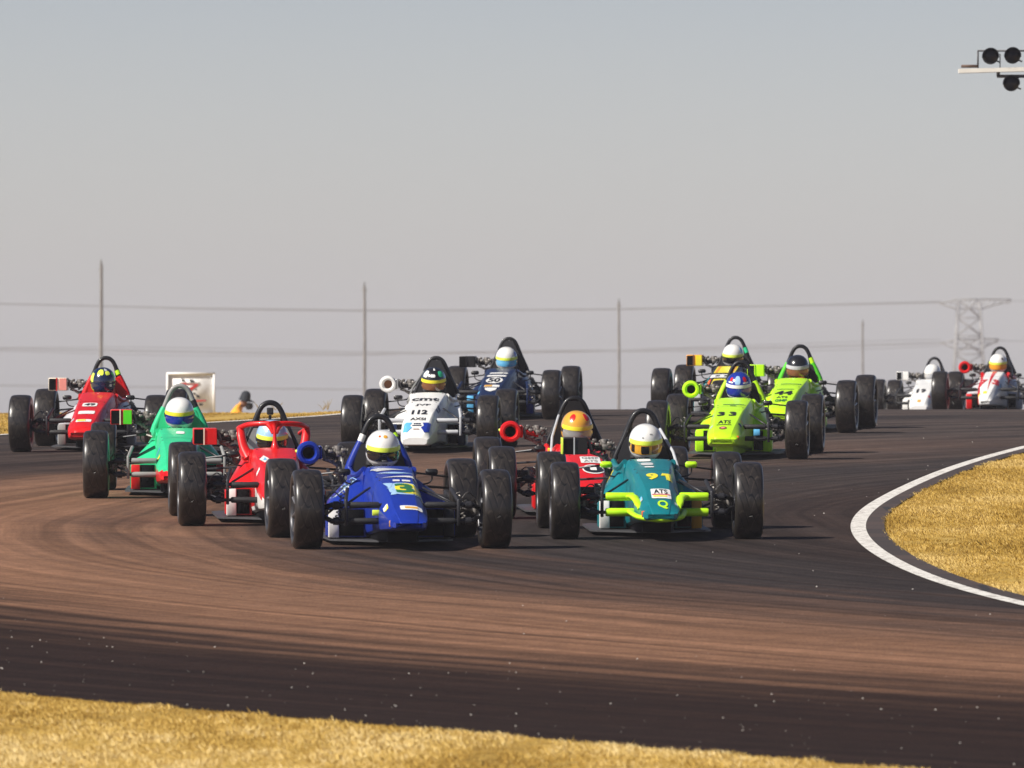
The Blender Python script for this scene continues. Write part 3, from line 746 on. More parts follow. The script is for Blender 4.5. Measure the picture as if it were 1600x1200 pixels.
    # wheels
    for fr, y, R_, wd, tk in ((1, 0, .282, .210, .668), (0, Lw, .290, .218, .660)):
        for s in (-1, 1):
            wh = obj('wheel', cached('drum', drum_mesh), DM, root, (s*tk, y, R_-.003)); wh.rotation_euler = (random.uniform(0, 6), 0, 0)
            e = wh.rotation_euler
            if s > 0: wh.rotation_euler = (Matrix.Rotation(math.pi, 4, 'Z') @ Matrix.Rotation(e[0], 4, 'X')).to_euler()
            if fr and c.get('steer'): wh.rotation_euler = (Matrix.Rotation(R(c['steer']), 4, 'Z') @ wh.rotation_euler.to_matrix().to_4x4()).to_euler()
            obj('tyre', cached('tyre%d' % fr, lambda: tyre_mesh(R_, wd)), TYRE, wh)
            obj('rim', cached('rim', rim_mesh), [mat('rim_dark', (.05, .05, .055), .4, metal=.6), mat('rim_spoke', (.34, .34, .35), .35, metal=.8)], wh)
    # engine block, fan housing, carburettor
    em = MB(); em.box((0, 2.12, .28), (.34, .5, .3), ch=.03); em.box((0, 2.5, .25), (.2, .45, .2), ch=.03)
    for s in (-1, 1):
        for k in range(7): em.box((s*.25, 2.05+.045*k*1.0, .26), (.18, .022, .16))
    en = obj('engine', cached('engine', lambda: em), DM, root)
    fh = MB(); fh.lathe([(.0, 0), (.15, 0), (.165, .01), (.165, .09), (.15, .10), (.0, .10)], 28, 'y', (0, 2.2, .47)); fh.box((0, 2.25, .40), (.48, .09, .10), ch=.02)
    obj('fan_housing', cached('fan', lambda: fh), mat('housing_grey', (.05, .05, .055), .5), en)
    def carb():
        m = MB(); r2 = random.Random(5)
        for k in range(16):
            x, z, y = r2.uniform(-.36, -.20), r2.uniform(.52, .67), r2.uniform(1.95, 2.1)
            if k % 2: m.box((x, y, z), (r2.uniform(.02, .045), .04, r2.uniform(.02, .05)), ch=.004)
            else: m.tube([(x, y, z), (x+r2.uniform(-.06, .05), y+r2.uniform(-.04, .04), z+r2.uniform(-.05, .04)), (x+r2.uniform(-.05, .06), y, z-.06)], r2.uniform(.006, .013), 7)
        m.tube([(-.27, 2.05, .56), (-.25, 2.1, .42), (-.1, 2.15, .36)], .022, 10); m.lathe([(0, 0), (.03, 0), (.034, .02), (.03, .06), (0, .06)], 14, 'z', (-.28, 2.0, .62))
        return m
    obj('carburettor', cached('carb', carb), MT, en)
    ex = MB(); ex.tube(crom([(.25, 2.1, .2), (.35, 2.25, .14), (.30, 2.6, .15), (.2, 2.85, .2)], 4), .024, 10); obj('exhaust_pipe', cached('exh', lambda: ex), MT, en)
    # air intake
    ix, iz, iy = -.50, c.get('intz', .63), 2.02
    it = c['intake']
    if it[0] == 'round':
        def bell():
            m = MB(); m.lathe([(.040, -.05), (.046, -.105), (.060, -.122), (.078, -.118), (.086, -.10), (.084, -.05), (.080, .03), (.07, .07), (.03, .09), (0, .09)], 32, 'y', (ix, iy, iz))
            m.box((ix+.085, iy-.03, iz), (.03, .12, .10), ch=.01); return m
        a = obj('air_intake', cached('bell%.2f' % iz, bell), paint(it[1]), root)
        hm = MB(); hm.lathe([(0, -.060), (.047, -.062), (.041, -.02), (0, -.01)], 28, 'y', (ix, iy, iz)); obj('intake_mouth', cached('mouth%.2f' % iz, lambda: hm), HL if len(it) < 3 else paint(it[2]), a)
        if c.get('intake_tag'):
            tg = MB(); tg.tube([(ix-.079, iy-.07, iz+.01), (ix-.079, iy+.02, iz+.01)], .012, 8); obj('intake_sticker', tg, sticker(c['intake_tag']), a)
    else:
        def bx():
            m = MB(); m.box((ix, iy, iz), (.185, .20, .128), ch=.006); m.cur = 1; m.box((ix-.052, iy-.102, iz), (.070, .012, .112)); m.cur = 2; m.box((ix+.052, iy-.103, iz), (.070, .010, .118)); m.cur = 3
            m.box((ix-.01, iy-.104, iz), (.010, .012, .13)); return m
        a = obj('air_intake', cached('ibox%.2f' % iz, bx), [paint(it[1]), HL, paint(it[2]), paint(it[3])], root)
    ht = MB(); ht.tube([(ix+.08, iy, iz), (ix+.15, iy+.01, iz-.01), (-.27, iy, .60)], [.024, .022, .02], 10); obj('intake_pipe', cached('ipipe%.2f' % iz, lambda: ht), paint(c.get('pipe', 'black')), a)
    # windscreen lip
    if c.get('screen'):
        wsn = MB(); P = crom([(-.165, 1.02, .54), (-.12, .93, .575), (0, .90, .585), (.12, .93, .575), (.165, 1.02, .54)], 5)
        wsn.loft([[(p.x, p.y+dy, p.z+dz) for p in P] for dy, dz in ((0, 0), (.03, .03), (.034, .03), (.004, 0), (0, 0))], closed=False)
        obj('windscreen', wsn, paint(c['screen']), root)
    if c.get('halo'): halo(root)
    # shut line, fasteners and small flank stickers
    if c.get('lip'):
        lp = MB(); lp.tube(crom([(-.20, -.14, .205), (-.175, -.36, .185), (-.135, -.56, .172), (0, -.655, .160), (.135, -.56, .172), (.175, -.36, .185), (.20, -.14, .205)], 5), .024, 10, flat=.8)
        for s in (-1, 1): lp.tube(crom([(s*.20, -.14, .312), (s*.172, -.22, .31), (s*.150, -.36, .27), (s*.14, -.45, .23)], 4), [.034]*6+[.03]*4+[.02]*3, 10, flat=.6)
        obj('nose_lip', cached('lip', lambda: lp), paint(c['lip']), root)
    def seam():
        bv = body_bvh(kind); m = MB()
        for yy in (.42,):
            xs2 = np.linspace(-.175, .175, 30); rows = []
            for dy in (0, .0045): 
                rw = []
                for x in xs2:
                    h_ = bv.ray_cast(Vector((x, yy+dy-.25*x*x, 2)), Vector((0, 0, -1))); rw.append(tuple((h_[0] if h_[0] else Vector((x, yy, .4)))+Vector((0, 0, .0015))))
                rows.append(rw)
            m.loft(rows, closed=False)
        for x, y in ((-.13, .50), (.13, .50), (-.12, .36), (.12, .36), (-.14, .88), (.14, .88)):
            h_ = bv.ray_cast(Vector((x, y, 2)), Vector((0, 0, -1)))
            if h_[0]: m.lathe([(0, .004), (.006, .004), (.008, .0)], 8, 'z', tuple(h_[0]))
        return m
    obj('panel_seam', cached('seam_'+kind, seam), mat('seam_dark', (.02, .02, .02), .6), root)
    rs = random.Random(int(px)); small = ['white', 'yellow', 'flame', 'cyan', 'silver', 'navy', 'red']
    for k in range(4):
        sd = -1 if k % 2 else 1; yy = p2y(rs.uniform(30, 74)); xx = sd*(interp(yy, [(-.6, .11), (-.1, .145), (.3, .158)]))
        V2, Fc = grid_fill(rect2d(rs.uniform(.02, .032), rs.uniform(.04, .09), .2), .02)
        obj('sticker', project_down(V2, Fc, xx, yy, body_bvh(kind), .0035, 'sticker'), sticker(rs.choice(small)), root)
    # decals on the nose
    bvh = body_bvh(kind)
    for k, dcl in enumerate(c.get('decals', [])):
        typ, p0, p1, x, wd_, col = dcl[:6]; y0, y1 = p2y(p1), p2y(p0); hgt = y1-y0; cy = (y0+y1)/2
        layer = dcl[7] if len(dcl) > 7 else 1
        if typ == 'text': V2, Fc = text_mesh(dcl[6], wd_, hgt, .028, c.get('italic', 0)); nm = 'lettering'
        elif typ == 'num': V2, Fc = text_mesh(dcl[6], wd_, hgt, .045, c.get('italic', 0)); nm = 'race_number'
        elif typ == 'rect': V2, Fc = grid_fill(rect2d(wd_, hgt, dcl[6] if len(dcl) > 6 else .2), .02); nm = 'sticker'
        elif typ == 'oval': V2, Fc = grid_fill([(math.cos(a)*wd_/2, math.sin(a)*hgt/2) for a in np.linspace(0, 2*math.pi, 25)[:-1]], .02); nm = 'sticker'
        elif typ == 'poly': V2, Fc = grid_fill([(u*wd_, v*hgt) for u, v in dcl[6]], .02); nm = 'sticker'
        me = project_down(V2, Fc, x, cy, bvh, .0022+.0018*layer, nm); obj(nm, me, sticker(col), root)
    # decals on the shoulder of the left sidepod
    for (txt, x, y, wd_, hg, col) in c.get('side', []):
        pm2 = cached('pod%d%.3f' % (-1, wo), lambda: None); key = 'podbvh%.3f' % wo
        if key not in CACHE: CACHE[key] = BVHTree.FromPolygons([v.co for v in pm2.vertices], [p.vertices[:] for p in pm2.polygons])
        V2, Fc = text_mesh(txt, wd_, hg, .03) if txt else grid_fill(rect2d(wd_, hg, .1), .03)
        obj('lettering' if txt else 'sticker', project_down(V2, Fc, x, y, CACHE[key], .006 if txt else .003, 'lettering'), sticker(col), root)
    for fn in c.get('extra', []): fn(root)
    # ---- driver (a thing of his own, seated in the car)
    dr = obj('person', cached('driver', driver_mesh), paint(c.get('suit', 'black')), None)
    tag(dr, c['driver'], 'person', DRV_GROUP); dr.location = root.location; dr.rotation_euler = root.rotation_euler
    hz = c.get('helm_z', .672)
    H = c['helmet']
    he = obj('helmet', cached('helmet', helmet_mesh), mat('helmet_'+H['shell'], PAINT[H['shell']], .22, coat=1, noise_amt=.05), dr, (0, 1.46, hz))
    he.rotation_euler = (R(H.get('nod', 13)), 0, R(H.get('turn', 3)))
    for (col, a0, a1, e0, e1) in H.get('vp', []): obj('visor_tint', hpatch(R(a0), R(a1), R(e0), R(e1), .0055, 8, 4, .1), mat('tint_'+col, PAINT[col], .1, coat=1), he)
    vis = mat('visor_'+H['visor'], PAINT[H['visor']] if H['visor'] != 'black' else (.006, .007, .01), .08, coat=1, spec=.8)
    obj('visor', cached('visor', lambda: hpatch(R(-72), R(72), R(-26), R(4), .004, 20, 6, .14)), vis, he)
    hv = MB()
    for a_ in (-1, 1):
        for (a0, a1, e0, e1, of) in ((16, 26, -48, -43, .003), (70, 84, -8, 6, .007)):
            q_ = hpatch(R(min(a_*a0, a_*a1)), R(max(a_*a0, a_*a1)), R(e0), R(e1), of, 6, 3, .3); hv.add(q_.v, q_.f)
    q_ = hpatch(R(-10), R(10), R(-42), R(-37), .003, 6, 3, .2); hv.add(q_.v, q_.f)
    obj('helmet_vents', cached('hvents', lambda: hv), mat('vent_dark', (.03, .03, .03), .4), he)
    if H.get('strip'): obj('sun_strip', cached('sstrip', lambda: hpatch(R(-74), R(74), R(4), R(17), .0055, 20, 3, .0)), sticker(H['strip']), he)
    for (col, a0, a1, e0, e1, rnd) in H.get('patch', []):
        obj('helmet_graphic', hpatch(R(a0), R(a1), R(e0), R(e1), .0018, 10, 6, rnd), mat('helmet_'+col, PAINT[col], .25, coat=1), he)
    return root, dr

def halo(root):
    m = MB(); s1 = []
    # front bar with central V post, side posts and rails running back to the hoop
    m.tube(crom([(-.262, 1.18, .715), (-.20, 1.06, .742), (-.10, .985, .752), (0, .955, .750), (.10, .985, .752), (.20, 1.06, .742), (.262, 1.18, .715)], 5), .018, 12, flat=1.1)
    m.tube(crom([(0, .955, .755), (0, .93, .70), (0, .915, .64), (0, .90, .545)], 5), [.05, .038, .028, .021, .018, .016, .0145, .014, .014, .014, .015, .017, .021, .028, .037, .048], 12)
    for s in (-1, 1):
        m.tube(crom([(s*.055, .965, .748), (s*.03, .945, .72), (s*.010, .93, .68)], 4), [.018]*9, 10)
        m.tube(crom([(s*.255, 1.17, .718), (s*.248, 1.12, .64), (s*.228, 1.08, .56), (s*.19, 1.04, .49)], 4), [.022, .027, .031, .034, .034, .034, .035, .036, .038, .041, .044, .047, .05], 12, flat=.7)
        m.tube(crom([(s*.262, 1.18, .715), (s*.262, 1.45, .70), (s*.23, 1.75, .66)], 4), .018, 10)
    obj('halo_frame', m, paint('red'), root)
def plate(name, c, size, col, rot=None):
    def f(root):
        m = MB(); m.box(c, size, ch=min(size)*.2); obj(name, m, paint(col), root)
    return f
def cam_box(root):
    m = MB(); m.box((0, 1.80, .83), (.05, .06, .055), ch=.006); m.tube([(0, 1.80, .80), (0, 1.80, .74)], .012, 8); m.lathe([(0, -.03), (.018, -.032), (.018, 0), (0, 0)], 14, 'y', (0, 1.79, .835)); m.box((0, 1.79, .735), (.10, .05, .02))
    obj('camera_mount', m, mat('camera_black', (.02, .02, .022), .5), root)

CARS = [
 dict(at=(626, 858, -46), body='blue', label='glossy blue racing car with yellow number 3, nearest to the camera', driver='driver in white helmet with yellow strip, in the blue car',
  nose='flat', legs='blue', tape=[(-1, .70, .765, 'white'), (1, .745, .775, 'lime')], intake=('round', 'blue'), intake_tag='neon', pod_w=.46, endL='white', endR='black', pod='blue',  # right inlet end plate coloured black to stand for shade beside the nose
  helmet=dict(shell='white', visor='black', strip='neon', vp=[('grey', -12, 4, -26, -20)], patch=[('cream', 55, 110, -50, 40, .2), ('gold', -8, 14, 50, 62, .5), ('grey', 60, 95, -60, -20, .3), ('flame', -35, -22, 52, 60, .6)]),
  decals=[('poly', 5, 10, -.03, .26, 'silver', [(-.5, .3), (-.1, .5), (.5, 0), (.1, -.1), (-.3, -.4)]), ('poly', 11, 14, .01, .27, 'lightblue', [(-.5, 0), (0, .5), (.5, .1), (0, -.5)]), ('poly', 16, 21, .03, .28, 'white', [(-.5, -.4), (.1, .2), (.45, .5), (.5, -.2), (0, -.2)]),
   ('rect', 24, 26.5, -.005, .05, 'white', .3), ('rect', 24, 26.5, .065, .06, 'white', .3), ('rect', 29, 47, .035, .235, 'lightblue', .9, 0), ('oval', 30, 46, .055, .185, 'yellow', None, 1), ('num', 31, 45, .03, .13, 'darkgreen', '3', 2), ('poly', 29, 47, -.075, .07, 'lightblue', [(-.5, .5), (.5, .45), (.2, .1), (-.3, .05), (.3, -.1), (-.1, -.5), (.5, -.5), (.5, -.4)], 1),
   ('rect', 64, 71, .035, .155, 'white', .3), ('rect', 66, 69, .035, .09, 'gold', .4, 2)],
  side=[('FORMULA', -.305, 1.22, .15, .26, 'black'), ('', -.305, 1.22, .17, .34, 'lightblue'), ('', -.33, 1.02, .10, .05, 'white')],
  extra=[plate('orange_sticker', (-.105, -.60, .195), (.06, .012, .045), 'gold'), plate('side_sticker', (-.19, -.145, .258), (.05, .012, .04), 'neon')]),
 dict(at=(1025, 843, -27), body='teal', label='teal racing car with yellow number 91 and lime front tubes', driver='driver in plain white helmet with gold visor, in the teal car',
  nose='flat', intake=('box', 'black', 'black', 'silver'), beam='lime', beam_r=.031, lip='lime', mirror='lime', stay=(1, 'silver'), filled=False, pod_w=.385, endL='white', endR='gold', cockpit='teal', hoop='black', legs=None, rim='teal',
  helmet=dict(shell='white', visor='gold', strip='neon', vp=[('black', -62, -46, -22, 2), ('black', -22, 6, -23, 1), ('brown', 14, 40, -23, 2)], patch=[('black', -34, -26, -52, -44, .2), ('black', 26, 34, -52, -44, .2), ('grey', -22, -14, 26, 30, .3), ('grey', 10, 22, 38, 42, .3)]),
  split=None,
  decals=[('rect', 2, 6, -.045, .10, 'white', .6), ('rect', 8, 12, -.03, .09, 'silver', .6), ('rect', 14, 16, -.02, .07, 'white', .6), ('num', 26, 37, -.018, .088, 'yellow', '9'), ('poly', 26, 37, .083, .078, 'yellow', [(-.3, .5), (.42, .5), (.5, -.5), (-.02, -.5), (-.06, .15), (-.48, .12)]), ('rect', 51, 66, .018, .14, 'white', .2), ('text', 52, 58, .018, .10, 'black', 'ATS', 2), ('rect', 58.6, 60, .018, .13, 'red', .2, 2), ('rect', 61, 63.5, .01, .10, 'yellow', .2, 2),
   ('text', 70, 84, .02, .075, 'lime', 'Q', 1)], side=[('', -.33, 1.3, .06, .5, 'white'), ('', -.26, 1.6, .05, .3, 'yellow')],
  extra=[plate('orange_sticker', (-.115, -.60, .20), (.045, .012, .045), 'flame'), plate('intake_edge', (-.597, 2.0, .63), (.012, .20, .124), 'neon')]),
 dict(at=(918, 811, -28), body='red', label='red racing car with white sponsor plate, partly hidden behind the teal car', driver='driver in gold and red helmet, in the red car behind the teal car',
  nose='wide', intake=('round', 'red'), intake_tag='neon', filled=True, stay=(-1, 'silver'), pipe='red', pod='red', backpanel='black',
  helmet=dict(shell='gold', visor='grey', strip='yellow', turn=6, patch=[('red', -50, -20, 38, 66, .5), ('red', 30, 58, 36, 66, .5), ('red', 35, 60, -60, -34, .3)]),
  decals=[('rect', 27, 39, .03, .155, 'white', .15), ('text', 28, 32.5, .03, .13, 'grey', 'GMF', 2), ('text', 34, 38, .03, .11, 'grey', 'ATS', 2), ('oval', 42, 57, .035, .17, 'white', None, 1), ('oval', 43.5, 55.5, .035, .15, 'black', None, 2), ('rect', 47, 52, .035, .05, 'white', .3, 3)],
  side=[('', -.32, 1.3, .07, .4, 'white')], extra=[plate('yellow_sticker', (-.21, 1.3, .50), (.055, .012, .03), 'yellow')]),
 dict(at=(276, 779, 7), body='green', accent='red', label='green racing car with red lower nose and grey front tubes', driver='driver in white helmet with blue visor, in the green car',
  nose='flat', split=lambda p: p.z < .24 and p.y < .15, hoop='grey', legs='green', tape=[(1, .70, .775, 'black')], intake=('box', 'red', 'limegreen', 'cream'), beam='grey', tower='grey', endL='red', endR='red',
  helmet=dict(shell='white', visor='blue', strip='yellow'), suit='green', backpanel='green', pod_w=.40,
  decals=[('rect', 8, 13, .02, .07, 'white', .8)], side=[('', -.31, 1.2, .08, .3, 'lightblue')]),
 dict(at=(437, 822, -20), body='red', accent='white', label='red and white racing car with a red cockpit halo frame', driver='driver in light blue helmet behind the red halo frame',
  nose='wide', split=lambda p: p.z < .22, halo=True, intake=('box', 'red', 'red', 'cream'), filled=False, backpanel='grey', endL='white', endR='white', extra=[cam_box], helm_z=.635,
  helmet=dict(shell='lightblue', visor='black', strip='neon', patch=[('white', -60, 60, 40, 60, .3), ('white', 30, 70, -60, -36, .2), ('blue', -70, -50, -10, 3, .2), ('blue', -40, 60, -66, -45, .3)]),
  decals=[('poly', 14, 27, -.10, .075, 'white', [(-.5, 0), (0, .5), (.5, 0), (0, -.5)]), ('poly', 18, 23, -.095, .03, 'cyan', [(-.5, -.4), (.1, .5), (.5, -.5)], 2), ('rect', 48, 55, -.085, .035, 'white', .2)], side=[('', -.33, 1.4, .08, .6, 'white')], suit='lightblue'),
 dict(at=(139, 707, 36), body='red', label='red racing car with white number 49, leftmost of the pack', driver='driver in yellow and navy helmet, in the leftmost red car',
  nose='wide', legs='red', tape=[(1, .73, .77, 'lime')], intake=('box', 'cream', 'pink', 'red'), backpanel='red', pod='silver', endL='grey', endR='grey',
  helmet=dict(shell='navy', visor='navy', strip=None, turn=8, patch=[('neon', -100, -55, -60, 42, .3), ('neon', -42, 0, 40, 72, .3), ('limegreen', 60, 100, 0, 45, .3), ('silver', 10, 40, 62, 80, .3), ('neon', 12, 44, 40, 60, .3)]),
  decals=[('rect', 0, 22, 0.01, .27, 'red', .3, 0), ('rect', 26, 35, -.01, .145, 'white', .5), ('num', 27.5, 33.5, -.01, .11, 'black', '49', 2), ('rect', 45, 51.5, -.01, .16, 'white', .3), ('rect', 65, 72, -.01, .15, 'white', .3), ('rect', 66, 70, -.03, .08, 'yellow', .3, 2)]),
 dict(at=(658, 707, 32), body='white', label='white racing car with number 112 and blue wing graphics on its nose', driver='driver in black, white and green helmet, in the white car number 112',
  nose='low', filled=True, intake=('round', 'white', 'brown'), pod='white', endL='navy', endR='navy', tower='silver', beam='silver', stay=(-1, 'grey'),
  helmet=dict(shell='black', visor='brown', strip='yellow', turn=6, patch=[('white', -70, -35, 26, 60, .4), ('white', -20, 8, 30, 44, .3), ('green', 28, 66, 28, 58, .4), ('lightblue', 60, 90, 20, 44, .4), ('white', -6, 16, 66, 84, .3), ('green', 0, 50, -60, -42, .2)]),
  decals=[('text', 13, 20, .0, .27, 'black', 'cmt'), ('text', 28, 33, .0, .15, 'black', 'JVF'), ('num', 42, 50, -.005, .155, 'black', '112'), ('text', 55.5, 60.5, -.005, .15, 'black', 'AXSI'),
   ('poly', 64, 86, -.085, .085, 'cyan', [(-.5, .5), (.4, .4), (.2, .1), (.5, -.1), (0, -.5), (-.5, -.3)]), ('poly', 64, 86, .085, .085, 'blue', [(.5, .5), (-.4, .4), (-.2, .1), (-.5, -.1), (0, -.5), (.5, -.3)]), ('rect', 67, 69, 0, .07, 'navy', .2), ('rect', 71, 73, 0, .09, 'navy', .2), ('rect', 79, 80.5, 0, .06, 'brown', .2)]),
 dict(at=(771, 656, 33), body='navy', label='navy blue racing car with number 50 in a white oval', driver='driver in white helmet with blue visor and lime strip, in the navy car',
  nose='wide', filled=True, intake=('box', 'black', 'black', 'black'), pod='navy', endL='cyan', endR='blue', tower='navy',
  helmet=dict(shell='white', visor='cyan', strip='neon', turn=10, patch=[('blue', 50, 100, -20, 40, .3), ('flame', -30, 20, -70, -52, .2)]),
  decals=[('rect', 13, 16.5, -.02, .15, 'white', .6), ('rect', 13.5, 16, .085, .05, 'white', .6), ('rect', 20.5, 24.5, .0, .22, 'white', .6), ('oval', 27, 44, 0, .19, 'white', None, 1), ('num', 29.5, 41.5, 0, .135, 'black', '50', 2), ('rect', 48, 53, .0, .17, 'white', .2), ('rect', 48.6, 52.4, -.04, .085, 'gold', .2, 2), ('poly', 55, 67, 0, .14, 'white', [(-.5, .5), (.5, .5), (.4, -.1), (0, -.5), (-.4, -.1)])]),
 dict(at=(1125, 651, 33), body='black', accent='yellow', label='black, yellow and orange racing car farthest back at centre right', driver='driver in white helmet with lime strip, in the black and yellow car',
  nose='wide', intake=('box', 'orange', 'yellow', 'brown'), pod='teal', endL='silver', endR='silver', cockpit='black', rim='black', tape=[(1, .72, .78, 'green')],
  helmet=dict(shell='white', visor='black', strip='neon', turn=8, patch=[('brown', 55, 80, -30, 15, .2), ('lightblue', 50, 80, 20, 50, .3)]), helm_z=.69,
  decals=[('rect', 0, 20, .0, .24, 'yellow', .2), ('rect', 1, 19, -.09, .03, 'orange', .2, 2), ('rect', 1, 19, .09, .03, 'orange', .2, 2), ('rect', 24, 34, 0, .26, 'white', .2), ('rect', 27, 31, -.05, .05, 'black', .5, 2), ('rect', 27, 31, .05, .05, 'black', .5, 2), ('rect', 38, 56, 0, .16, 'yellow', .2), ('rect', 38, 70, -.12, .03, 'flame', .2), ('rect', 38, 70, .12, .03, 'flame', .2)]),
 dict(at=(1137, 718, 28), body='lime', label='nearer lime green racing car, black 33 on its nose and a round lime intake', driver='driver in blue helmet with white strip, in the lime car number 33',
  nose='wide', chin=True, legs='lime', intake=('round', 'lime'), endL='lime', endR='lime', pod_w=.37, backpanel='black',
  helmet=dict(shell='blue', visor='blue', strip='white', turn=4, patch=[('red', -52, -34, 30, 50, .7), ('red', 26, 48, 28, 54, .7), ('white', -58, -28, 24, 30, .3), ('white', 22, 52, 22, 28, .3), ('white', -80, 80, -72, -36, .1), ('lightblue', -20, 10, 20, 60, .4)]),
  decals=[('rect', 16, 17.2, .02, .20, 'darkgreen', .2), ('rect', 19, 20.5, .02, .06, 'darkgreen', .2), ('num', 34, 43, -.065, .07, 'black', '3'), ('num', 34, 43, .045, .07, 'black', '3'), ('text', 52.5, 59.5, -.01, .12, 'black', 'ATS'), ('rect', 62, 63.5, -.01, .14, 'black', .2), ('oval', 68, 76, -.01, .075, 'brown', None, 1), ('oval', 70, 74, -.01, .04, 'pink', None, 2)],
  extra=[plate('blue_sticker', (.29, -.15, .258), (.06, .012, .06), 'cyan'), plate('orange_sticker', (.135, -.60, .215), (.03, .012, .04), 'flame')]),
 dict(at=(1226, 677, 33), body='lime', label='farther lime green racing car, black 44 on its nose and a square lime intake', driver='driver in black helmet with white band, in the lime car number 44',
  nose='wide', legs='limegreen', tape=[(1, .71, .77, 'lime')], intake=('box', 'lime', 'lime', 'lime'), endL='lime', endR='lime', pod_w=.37, suit='red',
  helmet=dict(shell='black', visor='brown', strip='silver', turn=6, patch=[('pink', 0, 40, -40, -34, .2), ('silver', -80, 60, 17, 20, .2)]),
  decals=[('rect', 16, 17.2, .02, .22, 'darkgreen', .2), ('rect', 30, 31, -.01, .18, 'darkgreen', .2), ('num', 35, 45, -.01, .19, 'black', '44'), ('text', 48.5, 52.5, -.01, .12, 'black', 'ATS'), ('text', 55, 62, -.01, .13, 'darkgreen', 'GMP'), ('oval', 66, 76, -.01, .05, 'neon', None, 1)]),
 dict(at=(1442, 650, 24), Y=148, body='white', label='white racing car with number 19 coming over the crest', driver='driver in all white helmet, in the white car number 19',
  nose='low', stay=(1, 'black'), intake=('box', 'white', 'white', 'silver'), helmet=dict(shell='white', visor='silver', strip='white'),
  decals=[('num', 42, 54, -.065, .035, 'black', '1'), ('num', 42, 54, .02, .075, 'black', '9'), ('rect', 78, 86, 0, .05, 'gold', .4)]),
 dict(at=(1546, 645, 22), Y=134, body='white', accent='red', label='white racing car with red stripe and red number 73, far right', driver='driver in white helmet with yellow band, in the white and red car',
  nose='slim', intake=('round', 'red'), stay=(1, 'black'), endL='red', endR='silver', pod='silver', cockpit='red', split=lambda p: abs(p.x) > .10 and p.x < 0 and p.z > .1,
  helmet=dict(shell='white', visor='orange', strip='neon', patch=[('black', -30, -18, 30, 44, .5), ('black', 28, 44, 32, 46, .5)]), helm_z=.68,
  decals=[('poly', 0, 70, .0, .07, 'red', [(-.4, .5), (.5, .5), (.1, -.5)]), ('num', 34, 48, -.075, .085, 'red', '7', 2), ('num', 34, 48, .085, .09, 'red', '3', 2), ('rect', 70, 78, -.02, .05, 'yellow', .4)]),
]
for cc in CARS:
    if cc.get('split', 0) is None: cc.pop('split')
    car(cc)

# ------------------------------------------------------------------ sign board, marshal
def board():
    Y = 200; k = Y/F; X0, X1 = (260-800)*k, (336-800)*k; zt = CAMZ+(650-582)*k; zb = CAMZ+(650-648)*k; W = X1-X0; H = zt-zb; cx = (X0+X1)/2
    r = empty('sign_board', 'white framed sign board with red and chequered logo behind the far bank', 'sign', (cx, Y, gz(Y)))
    z0 = zb-gz(Y); WH = mat('board_white', (.90, .89, .87), .6, noise_amt=.05)
    b = MB(); b.box((0, .03, z0+H/2), (W-.06, .02, H-.06)); obj('panel', b, WH, r)
    f = MB(); f.box((0, .01, z0+H-.02), (W, .07, .04)); f.box((0, .01, z0+.02), (W, .07, .04)); f.box((-W/2+.02, .01, z0+H/2), (.04, .07, H-.08)); f.box((W/2-.02, .01, z0+H/2), (.04, .07, H-.08)); obj('frame', f, WH, r)
    for s in (-1, 1):
        p = MB(); p.box((s*W*.38, .07, z0*.5), (.06, .05, z0)); obj('leg', p, mat('post_wood', (.25, .2, .15), .8), r)
    def P(px, py): return ((px-298)*k, CAMZ+(650-py)*k-gz(Y))
    def poly(pts, off, col, nm):
        # pts are pixel points of the zoomed view of the board (8x, origin 240,560)
        q = [P(240+a/8, 560+b/8) for a, b in pts]; m = MB(); y = .02-off
        m.add([(a, y, b) for a, b in q], [tuple(range(len(q)))]); return m, col
    red, blk, gry = MB(), MB(), MB()
    for pts in ([(330, 300), (575, 300), (585, 330), (440, 430), (400, 380), (520, 335), (330, 330)], [(500, 510), (670, 515), (660, 540), (510, 555)]):
        m, _ = poly([(a+(5 if a > 450 else -5), b) for a, b in pts], .006, None, None); gry.add(m.v, m.f)
    for pts in ([(345, 312), (400, 300), (420, 320), (555, 316), (560, 335), (455, 415), (425, 380), (520, 330), (345, 328)], [(510, 522), (655, 518), (650, 534), (520, 545)]):
        m, _ = poly(pts, .010, None, None); red.add(m.v, m.f)
    for pts in ([(345, 255), (380, 258), (400, 290), (350, 285)], [(445, 262), (490, 265), (520, 300), (460, 300)], [(385, 350), (430, 355), (425, 375), (400, 375)], [(480, 425), (520, 430), (530, 455), (495, 450)], [(520, 380), (545, 385), (535, 400), (520, 395)],
                [(525, 455), (565, 460), (590, 495), (550, 495)], [(565, 560), (620, 565), (610, 590), (575, 590)], [(470, 500), (500, 505), (500, 520), (475, 520)]):
        m, _ = poly(pts, .008, None, None); blk.add(m.v, m.f)
    obj('logo_outline', gry.mesh('g', recalc=False), mat('logo_grey', (.35, .33, .3), .6), r); obj('logo_red', red.mesh('r', recalc=False), mat('logo_red', (.55, .03, .03), .6), r); obj('logo_check', blk.mesh('b', recalc=False), mat('logo_black', (.02, .02, .025), .6), r)
board()

